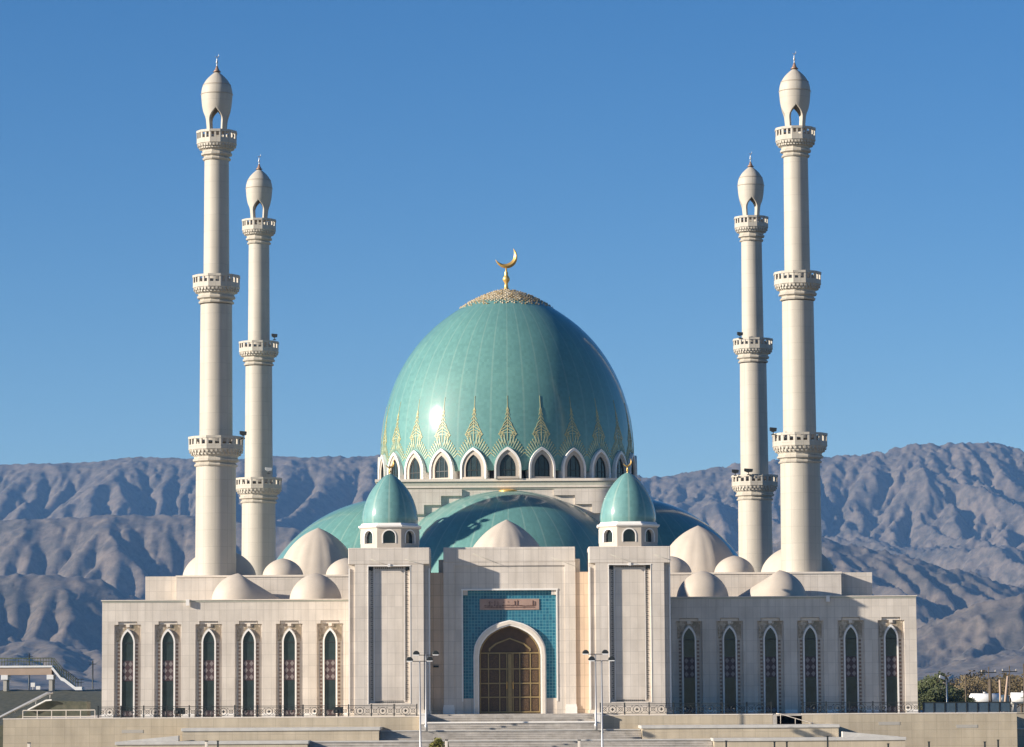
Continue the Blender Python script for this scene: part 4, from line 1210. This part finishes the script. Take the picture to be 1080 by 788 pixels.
r = empty('storage_tank', (Xp(1059.5, 740, 250), 250, GZ)); k_ = S(738, 250)
m = MB(); pr = [(.01, 0), (3, .1), (5.7, .5), (5.7, 24), (.01, 24.5)]; m.lathe([(a * k_, b * k_) for a, b in pr], 28)
o = m.build('tank_shell', 'blue paint', r); o.rotation_euler = (-PI / 2, 0, 0); o.location = (0, 0, Zp(rx(1059, 738.5), 250) - GZ)
for y_ in (.3, 1.9):
    m = MB(); m.box(-.7, .7, y_, y_ + .6, 0, 1.6); m.build('saddle_support', 'concrete', r)
tag(r, 'dark blue tank seen end on between the two white tanks', 'tank')
# house
Yh = 330.0; X = Xp(1013, 735, Yh); k_ = S(733, Yh); r = empty('house', (X, Yh, GZ)); zt = Zp(rx(1013, 725.5), Yh) - GZ; ze = Zp(rx(1013, 732), Yh) - GZ
m = MB(); m.box(-7 * k_, 8 * k_, 0, 9, 0, ze - .3); m.build('wall', 'cream plaster', r)
m = MB(); m.add([(-9 * k_, -.8, ze - .6), (9 * k_, -.8, ze - .6), (9 * k_, 9.8, ze - .6), (-9 * k_, 9.8, ze - .6), (-6 * k_, 4.5, zt), (6.5 * k_, 4.5, zt)], [(0, 1, 5, 4), (1, 2, 5), (2, 3, 4, 5), (3, 0, 4), (0, 3, 2, 1)]); m.build('roof', 'roof sheet', r)
m = MB(); m.box(-4.2 * k_, -2 * k_, -.05, 0.02, ze - 2.2, ze - 1.1); m.build('window', 'window glass', r)
m = MB(); m.box(1.2 * k_, 3.4 * k_, -.05, 0.02, ze - 2.2, ze - 1.1); m.build('window', 'window glass', r)
tag(r, 'small cream house with pale sheet roof among trees at right', 'house')
Yh2 = 420.0; X = Xp(984, 720, Yh2); k_ = S(720, Yh2); r = empty('house', (X, Yh2, GZ)); zt = Zp(rx(984, 718.5), Yh2) - GZ
m = MB(); m.box(-9 * k_, 9 * k_, 0, 10, 0, zt - .5); m.build('wall', 'cream plaster', r)
m = MB(); m.box(-9.4 * k_, 9.4 * k_, -.4, 10.4, zt - .5, zt); m.build('roof', 'roof sheet', r)
tag(r, 'flat roofed cream building mostly hidden behind the trees at right', 'building')
def pole(px, ytop, dist, label, cross=True, w=.13, mat='bark', name='utility_pole'):
    Y = dist - 320; X = Xp(px, 735, Y); z = Zp(rx(px, ytop), Y) - GZ; r = empty(name, (X, Y, GZ))
    m = MB(); m.tube([(0, 0, 0), (0, 0, z)], [w, w * .6], 8); m.build('pole', mat, r, fix=False)
    if cross:
        m = MB(); m.box(-1.2, 1.2, -.06, .06, z - 1.0, z - .85); m.box(-.8, .8, -.06, .06, z - 2.0, z - 1.85)
        m.build('cross_arm', 'dark metal', r)
        for q in (-1, 1):
            m = MB(); m.lathe([(.09, 0), (.11, .2), (.04, .35)], 8); i_ = m.build('insulator', 'concrete', r, (q * 1.05, 0, z - .85))
    tag(r, label, 'pole', 'utility poles beyond the right end of the mosque')
pole(1017, 712, 420, 'plain pole left of the white tank', False)
pole(1041.5, 703, 520, 'utility pole with cross arms above the middle of the white tank')
pole(1063.5, 702, 520, 'utility pole with cross arms right of the blue tank end')
pole(1078.5, 700, 480, 'plain tall pole near the right edge of the picture', False)
pole(1043, 716, 500, 'shorter pale pole close beside the cross arm pole over the white tank', False, .3)
# leaning orange boom
Y = 180; r = empty('crane_boom', (Xp(1056.5, 731, Y), Y, GZ)); zt = Zp(rx(1060, 713), Y) - GZ; zb = Zp(rx(1056, 731), Y) - GZ; dx = 5 * S(720, Y)
m = MB(); m.tube([(0, 0, zb * .3), (dx, 0, zt)], [.28, .16], 6); m.build('boom', 'pink plaster', r); m = MB(); m.tube([(-.4, 0, 0), (-.5, 0, zb + 2.0)], .16, 6); m.build('mast', 'pink plaster', r)
tag(r, 'leaning orange crane boom above the tanks', 'crane boom')
# background lamp with two white heads
Y = 90; X = Xp(997, 735, Y); r = empty('street_lamp', (X, Y, GZ)); z = Zp(rx(997, 717), Y) - GZ
m = MB(); m.tube([(0, 0, 0), (0, 0, z)], [.14, .09], 8); m.build('pole', 'steel', r); 
for q, rr in ((-1, .5), (1, -.6)):
    m = MB(); m.prism([(q * .25, z), (q * .9, z + .25), (q * .8, z + .6), (q * .2, z + .3)], -.3, .3); m.build('lamp_head', 'white paint', r)
tag(r, 'street lamp with bright white heads behind the right terrace end', 'street lamp')

# ------------------------------------------------------------------ left background: embankment, footbridge, stair
leaf_mat('dark grass', (.055, .065, .048), (.13, .125, .09))
def hill_sheet(name, x0, x1, y0, y1, top, mat, seed, nx=60, ny=20):
    m = MB(); rnd = random.Random(seed); vs = []
    for j in range(ny + 1):
        for i in range(nx + 1):
            u, v = i / nx, j / ny; f = min(1, v * 2.2) if v < .5 else min(1, (1 - v) * 2.2); g = min(1, u * 6, (1 - u) * 6)
            f = f * f * (3 - 2 * f); g = g * g * (3 - 2 * g)
            vs.append((x0 + (x1 - x0) * u, y0 + (y1 - y0) * v, GZ - .15 + (top - GZ + .15) * f * g + rnd.uniform(-.12, .12) * f * g))
    m.add(vs, [(j * (nx + 1) + i, j * (nx + 1) + i + 1, (j + 1) * (nx + 1) + i + 1, (j + 1) * (nx + 1) + i) for j in range(ny) for i in range(nx)], 0, True)
    o = m.build(name, mat); tag(o, kind='structure'); return o
Yb = 230.0
hill_sheet('embankment', Xp(-260, 730, Yb), -33, 160, 330, Zp(rx(50, 727.5), Yb + 5) , 'dark grass', 2)
bz = Zp(rx(30, 727), Yb) - .3
br = empty('footbridge', (Xp(0, 720, Yb), Yb, bz)); kb = S(715, Yb)
tag(br, 'pink and white concrete footbridge with stairs going down at its right end, on the left', 'footbridge')
zd1 = Zp(rx(30, 703), Yb) - bz; zd0 = Zp(rx(30, 712), Yb) - bz; xr = 54 * kb; W = 3.2
m = MB(); m.box(-80 * kb, xr, -W / 2, W / 2, zd0, zd1 - .18); m.build('deck_beam', 'pink plaster', br)
m = MB(); m.box(-80 * kb, xr + .1, -W / 2 - .15, W / 2 + .15, zd1 - .18, zd1 + .12); m.build('deck_edge', 'white paint', br)
for x in (5, 53, -45):
    for yy in (-W / 2 + .3, W / 2 - .3):
        m = MB(); m.box(x * kb - .28, x * kb + .28, yy - .25, yy + .25, 0, zd0); m.build('leg', 'concrete', br)
    m = MB(); m.box((x - 6) * kb + .3, x * kb + .45, -W / 2 - .1, W / 2 + .1, zd0 - .75, zd0 - .001); m.build('cross_beam', 'white paint', br)
# stair stringer
pts = [(xr, zd1), (xr + 10 * kb, Zp(rx(64, 715), Yb) - bz), (xr + 13 * kb, Zp(rx(67, 716), Yb) - bz), (xr + 25 * kb, .55), (xr + 32 * kb, .55)]
m = MB()
for yy in (-W / 2, W / 2):
    lo_p = [(x, z - .45) for x, z in pts]; m.ring([(x, z + .1) for x, z in pts], lo_p, yy - .12, yy + .12)
m.build('stair_stringer', 'white paint', br)
m = MB()
for i in range(24):
    t = i / 24; x = xr + 25 * kb * t; z = zd1 + (.55 - zd1) * t; m.box(x, x + 25 * kb / 24, -W / 2 + .12, W / 2 - .12, z - .3, z - .1)
m.build('stair_tread', 'concrete', br)
hp = [(-80 * kb, zd1)] + pts
for yy in (-W / 2, W / 2):
    m = MB()
    m.tube([(x, yy, z + 1.35) for x, z in hp], .05, 5); m.tube([(x, yy, z + .8) for x, z in hp], .035, 5)
    for a, b in zip(hp, hp[1:]):
        n = max(1, int(math.hypot(b[0] - a[0], b[1] - a[1]) / .45))
        for i in range(n):
            t = i / n; x = a[0] + (b[0] - a[0]) * t; z = a[1] + (b[1] - a[1]) * t; m.box(x - .035, x + .035, yy - .03, yy + .03, z + .1, z + 1.33)
    m.build('balustrade', 'mesh green', br) if 'mesh green' in MATS else m.build('balustrade', 'olive leaf', br)
# near stairway rising behind the left terrace end
Y = 20.0; r = empty('stairway', (Xp(0, 745, Y), Y, GZ)); kk = S(745, Y); tag(r, 'stairway with long grey handrail rising behind the left end of the terrace', 'stairway')
def zz(px, py): return Zp(rx(px, py), Y) - GZ
m = MB(); m.tube([(-40 * kk, 0, zz(-40, 776)), (0, 0, zz(0, 756)), (48 * kk, 0, zz(48, 731.5)), (54 * kk, 0, zz(54, 731))], .16, 8); m.build('handrail', 'steel', r)
m = MB(); m.ring([(28 * kk, zz(28, 748)), (47 * kk, zz(47, 738)), (53 * kk, zz(53, 737.5))], [(28 * kk, zz(28, 749.5)), (47 * kk, zz(47, 739.5)), (53 * kk, zz(53, 739))], -.4, -.1); m.build('side_kerb', 'white paint', r)
m = MB(); m.prism([(-40 * kk, 0), (90 * kk, 0), (90 * kk, zz(80, 740)), (53 * kk, zz(53, 739.4)), (47 * kk, zz(47, 740)), (28 * kk, zz(28, 750)), (-40 * kk, zz(-40, 786))], 0, 3); m.build('stair_body', 'dark grass', r)
m = MB()
for x in (-30, -8, 14, 36, 51): m.tube([(x * kk, 0, zz(x, 775 - (x + 40) * .42)), (x * kk, 0, zz(x, 756 - x * .51))], .06, 6)
m.build('baluster', 'steel', r)
for px, yt, nm in ((29, 689, 'black pole standing behind the footbridge deck'), (96, 697, 'thin black pole left of the mosque corner')):
    Y = 330; X = Xp(px, 720, Y); r = empty('utility_pole', (X, Y, GZ)); z = Zp(rx(px, yt), Y) - GZ
    m = MB(); m.tube([(0, 0, 0), (0, 0, z)], .14, 6); m.build('pole', 'dark metal', r)
    m = MB(); m.box(-.7, .7, -.05, .05, z - .7, z - .58); m.build('cross_arm', 'dark metal', r); tag(r, nm, 'pole')
# small white signs on the embankment
for px, py, nm in ((33, 722, 'left'), (38.5, 725.5, 'right')):
    Y = 240; o = MB(); o.box(-.35, .35, -.04, .04, 1.2, 1.9); o.box(-.04, .04, -.03, .03, 0, 1.2)
    s_ = o.build('roadside_marker', 'white paint', None, (Xp(px, py, Y), Y, Zp(rx(px, py), Y) - 1.6)); tag(s_, 'small white marker plate under the footbridge, %s one' % nm, 'marker')
# road crossing beyond the terrace on the left
m = MB(); m.box(-700, -47, 62, 76, GZ, GZ + .02); o = m.build('road', 'asphalt'); tag(o, kind='structure')
m = MB(); m.box(-700, -47, 61.6, 61.98, GZ, GZ + .14); m.box(-700, -47, 76.02, 76.4, GZ, GZ + .14); o = m.build('road_kerb', 'white paint'); tag(o, kind='structure')
m = MB(); m.box(-120, 120, -60, Y_FOOT, GZ, GZ + .012); o = m.build('forecourt', 'concrete'); tag(o, kind='structure')
# ------------------------------------------------------------------ ground
def ground_mat():
    m, nt, b = new_mat('dry ground'); tc = N(nt, 'ShaderNodeTexCoord')
    n1 = noise(nt, .02, 8, .6, tc.outputs['Object']); n2 = noise(nt, .6, 5, .6, tc.outputs['Object'])
    c = ramp(nt, n1, .35, .65, (.10, .095, .055), (.24, .20, .14))
    c = mix_col(nt, .35, c, ramp(nt, n2, .3, .7, (.08, .08, .05), (.26, .22, .16)))
    nt.links.new(c, b.inputs['Base Color']); b.inputs['Roughness'].default_value = .95; bump(nt, b, n2, .1, .5); MATS['dry ground'] = m
    m, nt, b = new_mat('mountain rock'); tc = N(nt, 'ShaderNodeTexCoord')
    n1 = noise(nt, .0016, 9, .62, tc.outputs['Object']); n2 = noise(nt, .012, 8, .7, tc.outputs['Object'])
    n3 = noise(nt, .035, 6, .7, tc.outputs['Object'])
    c = ramp(nt, n1, .40, .60, (.065, .056, .042), (.135, .105, .076))
    c = mix_col(nt, .55, c, ramp(nt, n2, .42, .58, (.035, .033, .026), (.17, .130, .095)))
    c = mix_col(nt, .35, c, ramp(nt, n3, .42, .58, (.015, .015, .014), (.15, .12, .09)))
    nt.links.new(c, b.inputs['Base Color']); b.inputs['Roughness'].default_value = .95
    rn = N(nt, 'ShaderNodeTexNoise', noise_type='RIDGED_MULTIFRACTAL'); rn.inputs['Scale'].default_value = .011; rn.inputs['Detail'].default_value = 7
    rn.inputs['Roughness'].default_value = .6; nt.links.new(tc.outputs['Object'], rn.inputs['Vector']); bump(nt, b, rn.outputs['Fac'], 26, 1.0); MATS['mountain rock'] = m
ground_mat()
m = MB(); n = 24
xs = [-9500 + 19000 * i / n for i in range(n + 1)]; ys = [-1500 + 15500 * i / n for i in range(n + 1)]
m.add([(x, y, GZ) for y in ys for x in xs], [(j * (n + 1) + i, j * (n + 1) + i + 1, (j + 1) * (n + 1) + i + 1, (j + 1) * (n + 1) + i) for j in range(n) for i in range(n)])
o = m.build('ground', 'dry ground'); tag(o, kind='structure')

# ------------------------------------------------------------------ mountains
def mountains():
    rng = np.random.RandomState(42)
    G = rng.rand(256, 256) * 2 * np.pi; GX, GY = np.cos(G), np.sin(G)
    def perlin(x, y):
        xi = np.floor(x).astype(int); yi = np.floor(y).astype(int); xf = x - xi; yf = y - yi
        u = xf ** 3 * (xf * (xf * 6 - 15) + 10); v = yf ** 3 * (yf * (yf * 6 - 15) + 10)
        def g(ix, iy, dx, dy): a = ix % 256; b = iy % 256; return GX[a, b] * dx + GY[a, b] * dy
        return ((g(xi, yi, xf, yf) * (1 - u) + g(xi + 1, yi, xf - 1, yf) * u) * (1 - v) + (g(xi, yi + 1, xf, yf - 1) * (1 - u) + g(xi + 1, yi + 1, xf - 1, yf - 1) * u) * v) * 1.5
    def fbm(x, y, o=5):
        s = 0; a = 1; t = 0
        for i in range(o): s = s + a * perlin(x * 2 ** i + 17.3 * i, y * 2 ** i + 5.1 * i); t += a; a *= .5
        return s / t
    def ridged(x, y, o=5, gain=.5):
        s = 0; a = 1; t = 0; w = 1
        for i in range(o):
            n = 1 - np.abs(perlin(x * 2.03 ** i + 31.7 * i, y * 2.03 ** i + 11.9 * i)) * 1.6
            n = np.clip(n, 0, 1) ** 1.6; s = s + a * n * w; w = np.clip(n * 1.3, 0, 1); t += a; a *= gain
        return s / t
    nx, ny = 560, 560
    X1 = np.linspace(-3300, 3300, nx); Y1 = np.linspace(3600, 13500, ny)
    X, Y = np.meshgrid(X1, Y1)
    wx = fbm(X / 1500 + 3, Y / 1500, 4) * 260; wy = fbm(X / 1500 + 40, Y / 1500 + 9, 4) * 260
    def layer(D, pts, L, amp, wl, seed, shear=0., pw=1.25, back=2500., curve=250, warp=1.):
        # pts: photo (x,row) of the crest; D: depth of the crest
        px = [p[0] for p in pts]
        Xc = np.array([Xp(a, b, D) for a, b in pts]); Zc = np.array([Zp(rx(a, b), D) for a, b in pts])
        o_ = np.argsort(Xc); Xc, Zc = Xc[o_], Zc[o_]
        dist_ratio = 1.0
        H = np.interp(X1 , Xc, Zc)[None, :] + 0 * X
        H = H + 11 * (D > 9000) + fbm(X / 300 + seed, Y * 0 + seed, 4) * 10
        Yc = D + fbm(X / 1900 + seed, X * 0 + 2.2, 3) * curve
        t = (Yc - Y) / L
        shr = shear - (shear + .55) * np.clip((X - 200) / 500, 0, 1); sx = X + shr * (Yc - Y)
        # spurs: ridges that run down the slope, splitting lower down
        a = sx + warp * wx * .9 * np.clip(t, 0, 1.4)
        r1 = ridged(a / wl + seed, (Y + wy) / (wl * 3.6) + seed, 4, .5)
        r2 = ridged(a / (wl * .36) + seed * 2, (Y + wy * .6) / (wl * .9), 4, .55)
        f = np.clip(t, 0, 1)
        base = np.where(t >= 0, (1 - f) ** pw, np.clip(1 + t * L / back, 0, 1) ** 1.2)
        env = np.where(t >= 0, np.clip(f * 3.5, 0, 1) * np.clip((1.25 - f) * 1.6, 0, 1), .25)
        cut = ((1 - r1) * .6 + (1 - r2) * .12) * amp * env
        h = H * base - cut * .8 * (.35 + .65 * np.clip(base * 1.5, 0, 1))
        lowest = np.where(t > 1, -400 * (t - 1), 0)
        msk = np.where(t >= 0, np.clip(f * 4.0, .0, 1), .0)
        return h + lowest, msk
    far = layer(11000, [(-400, 500), (-200, 492), (0, 487), (45, 486), (90, 489), (120, 486), (165, 482.5), (230, 484), (300, 482), (400, 483), (470, 489), (560, 498), (650, 503), (690, 503), (720, 498), (740, 494),
                        (780, 489), (820, 485), (870, 480), (900, 477), (930, 474), (950, 469), (975, 466.5), (1010, 465.5), (1045, 467), (1060, 471), (1085, 477), (1200, 486), (1500, 500)], 3600, 300, 620, 1.7, .18, 1.05)
    mid = layer(8300, [(-400, 560), (-200, 552), (0, 545), (60, 541), (120, 540), (200, 540), (260, 544), (330, 556), (430, 572), (560, 600), (700, 640), (900, 700), (1200, 730), (1500, 730)], 1900, 170, 430, 5.3, -.1, 1.1, back=1500)
    low = layer(6700, [(-400, 592), (-150, 600), (0, 601), (50, 601), (100, 608), (150, 626), (200, 648), (280, 664), (400, 690), (520, 715), (900, 735), (1500, 735)], 1300, 95, 330, 8.1, .15, 1.15, back=1300)
    rt = layer(7600, [(-400, 740), (300, 735), (600, 690), (700, 620), (780, 570), (862, 557), (900, 570), (950, 585), (1000, 600), (1050, 610), (1085, 617), (1200, 632), (1500, 650)], 2000, 85, 420, 11.4, .25, 1.2, back=1700)
    rr = layer(6300, [(-400, 740), (700, 735), (880, 700), (960, 660), (1010, 640), (1060, 628), (1100, 622), (1200, 610), (1500, 620)], 1200, 70, 300, 14.9, .3, 1.2, back=1300)
    LH = np.stack([l[0] for l in (far, mid, low, rt, rr)]); LM = np.stack([l[1] for l in (far, mid, low, rt, rr)])
    am = LH.argmax(0)[None]; h = np.take_along_axis(LH, am, 0)[0]; MSK = np.take_along_axis(LM, am, 0)[0]
    fan = np.clip((Y - 4300) / 3500, 0, 1) * (58 + 40 * np.clip((X + 500) / 2600, 0, 1)) + fbm(X / 500, Y / 500, 4) * 3 - 3.6
    edge = np.clip((Y - 3600) / 600, 0, 1)
    k = 18.0
    h = np.where(h - fan > 60, h, fan + k * np.log1p(np.exp(np.clip((h - fan) / k, -30, 30))))
    dX = X1[1] - X1[0]; dY = Y1[1] - Y1[0]
    relief = np.clip((h - 25) / 110, 0, 1)
    h = h + fbm(X / 400, Y / 400, 5) * 42 * relief * (.35 + .65 * MSK) + rng.rand(ny, nx) * 3 * relief
    # water: drainage area by steepest descent, then stream erosion and talus creep
    offs = [(-1, 0, dY), (1, 0, dY), (0, -1, dX), (0, 1, dX), (-1, -1, math.hypot(dX, dY)), (-1, 1, math.hypot(dX, dY)), (1, -1, math.hypot(dX, dY)), (1, 1, math.hypot(dX, dY))]
    def sh(a, dy, dx):
        return a[1 + dy:ny + 1 + dy, 1 + dx:nx + 1 + dx]
    A = np.ones((ny, nx)); ERO = .10 + .90 * np.clip(MSK * 1.1 - .05, 0, 1)
    for _ in range(6): ERO[1:-1, 1:-1] = (ERO[:-2, 1:-1] + ERO[2:, 1:-1] + ERO[1:-1, :-2] + ERO[1:-1, 2:]) / 4
    Kvar = 1 + .5 * fbm(X / 700 + 7, Y / 700, 3)
    for rnd_ in range(34):
        hp_ = np.pad(h, 1, mode='edge')
        best = np.full((ny, nx), 1e-4); rec = np.full((ny, nx), -1)
        for k, (dy, dx, L_) in enumerate(offs):
            sl = (h - sh(hp_, dy, dx)) / L_
            mk = sl > best; best = np.where(mk, sl, best); rec = np.where(mk, k, rec)
        rp = np.pad(rec, 1, constant_values=-1)
        masks = [(sh(rp, -dy, -dx) == k) for k, (dy, dx, L_) in enumerate(offs)]
        for it in range(14):
            Ap = np.pad(A, 1); B = np.ones((ny, nx))
            for k, (dy, dx, L_) in enumerate(offs): B += np.where(masks[k], sh(Ap, -dy, -dx), 0)
            A = B
        drop = np.zeros((ny, nx))
        for k, (dy, dx, L_) in enumerate(offs): drop = np.where(rec == k, best * L_, drop)
        e = (1.55 + .35 * np.clip(X / 800, -1, 1)) * Kvar * np.minimum(A, 900) ** .46 * np.clip(best, 0, 1.2)
        h = h - np.minimum(e, drop * .7) * relief * ERO
        lap = (np.roll(h, 1, 0) + np.roll(h, -1, 0) + np.roll(h, 1, 1) + np.roll(h, -1, 1)) / 4 - h
        h = h + np.where(best > .75, .30, .06) * lap
    # refine the grid three times finer and add rock detail
    def up(a):
        b = np.empty((a.shape[0] * 2 - 1, a.shape[1] * 2 - 1)); b[::2, ::2] = a
        b[1::2, ::2] = (a[1:] + a[:-1]) / 2; b[:, 1::2] = (b[:, 2::2] + b[:, :-1:2]) / 2; return b
    h = up(h); X = up(X); Y = up(Y); relief = up(relief); edge = up(edge); ny, nx = h.shape
    rough = np.clip((X + 3200) / 3600, .45, 1.3)
    h = h + ((ridged(X / 62 + .5, Y / 80, 4, .65) - .45) * 13 + fbm(X / 26, Y / 38, 3) * 6) * relief * rough
    h = h * edge + (GZ - 1.0) * (1 - edge)
    v = np.stack([X, Y, h], -1).reshape(-1, 3).astype(np.float32)
    idx = np.arange(nx * ny).reshape(ny, nx)
    q = np.stack([idx[:-1, :-1], idx[:-1, 1:], idx[1:, 1:], idx[1:, :-1]], -1).reshape(-1, 4).astype(np.int32)
    me = bpy.data.meshes.new('mountains'); me.vertices.add(len(v)); me.vertices.foreach_set('co', v.ravel())
    me.loops.add(q.size); me.loops.foreach_set('vertex_index', q.ravel())
    me.polygons.add(len(q)); me.polygons.foreach_set('loop_start', np.arange(0, q.size, 4, dtype=np.int32)); me.polygons.foreach_set('loop_total', np.full(len(q), 4, np.int32))
    me.polygons.foreach_set('use_smooth', np.ones(len(q), bool)); me.update(calc_edges=True); me.validate()
    me.materials.append(MATS['mountain rock'])
    o = bpy.data.objects.new('mountains', me); COL.objects.link(o); tag(o, kind='structure')
mountains()

# ------------------------------------------------------------------ haze
HZ_DENS = .000029
def haze():
    m = bpy.data.materials.new('haze air'); m.use_nodes = True; nt = m.node_tree; nt.nodes.clear()
    out = N(nt, 'ShaderNodeOutputMaterial'); pv = N(nt, 'ShaderNodeVolumePrincipled')
    pv.inputs['Color'].default_value = (.24, .52, 1, 1); pv.inputs['Density'].default_value = HZ_DENS; pv.inputs['Anisotropy'].default_value = 0.0
    nt.links.new(pv.outputs[0], out.inputs['Volume']); MATS['haze air'] = m
    mb = MB(); mb.box(-9800, 9800, -1800, 14300, GZ - 8, 1150)
    o = mb.build('haze', 'haze air'); tag(o, kind='stuff')
haze()

# ------------------------------------------------------------------ light and camera
SKY_SAT = 1.32
SUN_EL, SUN_AZ = R(18.3), R(70.7)               # azimuth measured from the viewer's side (-Y) toward -X
d = Vector((math.sin(SUN_AZ) * math.cos(SUN_EL), math.cos(SUN_AZ) * math.cos(SUN_EL), -math.sin(SUN_EL)))   # travel direction
sun = bpy.data.lights.new('sun', 'SUN'); sun.energy = 5.0; sun.angle = R(.53); sun.color = (1, .90, .77)
so = bpy.data.objects.new('sun', sun); COL.objects.link(so); so.rotation_euler = d.to_track_quat('-Z', 'Y').to_euler()
w = bpy.data.worlds.new('World'); scn.world = w; w.use_nodes = True; nt = w.node_tree
sky = N(nt, 'ShaderNodeTexSky'); sky.sky_type = 'NISHITA'; sky.sun_disc = False; sky.sun_elevation = SUN_EL
to = -d; sky.sun_rotation = math.atan2(to.x, to.y) 
sky.altitude = 1500; sky.air_density = 1.0; sky.dust_density = .15; sky.ozone_density = 3.0
bg = nt.nodes['Background']; hs = N(nt, 'ShaderNodeHueSaturation'); hs.inputs['Saturation'].default_value = SKY_SAT; hs.inputs['Value'].default_value = 1.0; hs.inputs['Hue'].default_value = .508
nt.links.new(sky.outputs[0], hs.inputs['Color']); nt.links.new(hs.outputs[0], bg.inputs[0]); bg.inputs[1].default_value = .055

cam = bpy.data.cameras.new('camera'); co = bpy.data.objects.new('camera', cam); COL.objects.link(co); scn.camera = co
cam.sensor_width = 36; cam.lens = F / 1080 * 36; cam.clip_start = 1; cam.clip_end = 40000
YAW = math.atan(14.6 / F)                        # looks slightly to the right of +Y
view = Vector((math.sin(YAW) * math.cos(PITCH), math.cos(YAW) * math.cos(PITCH), math.sin(PITCH)))
q = view.to_track_quat('-Z', 'Y').to_matrix().to_4x4()
ROLL = R(-.35)
co.matrix_world = Matrix.Translation((CAMX, CAMY, HE)) @ q @ Matrix.Rotation(ROLL, 4, 'Z')
scn.view_settings.view_transform = 'Standard'; scn.view_settings.look = 'None'; scn.view_settings.exposure = .95; scn.view_settings.gamma = 1
scn.view_settings.use_curve_mapping = False
scn.cycles.max_bounces = 6; scn.cycles.diffuse_bounces = 3; scn.cycles.volume_bounces = 1
scn.cycles.use_denoising = True
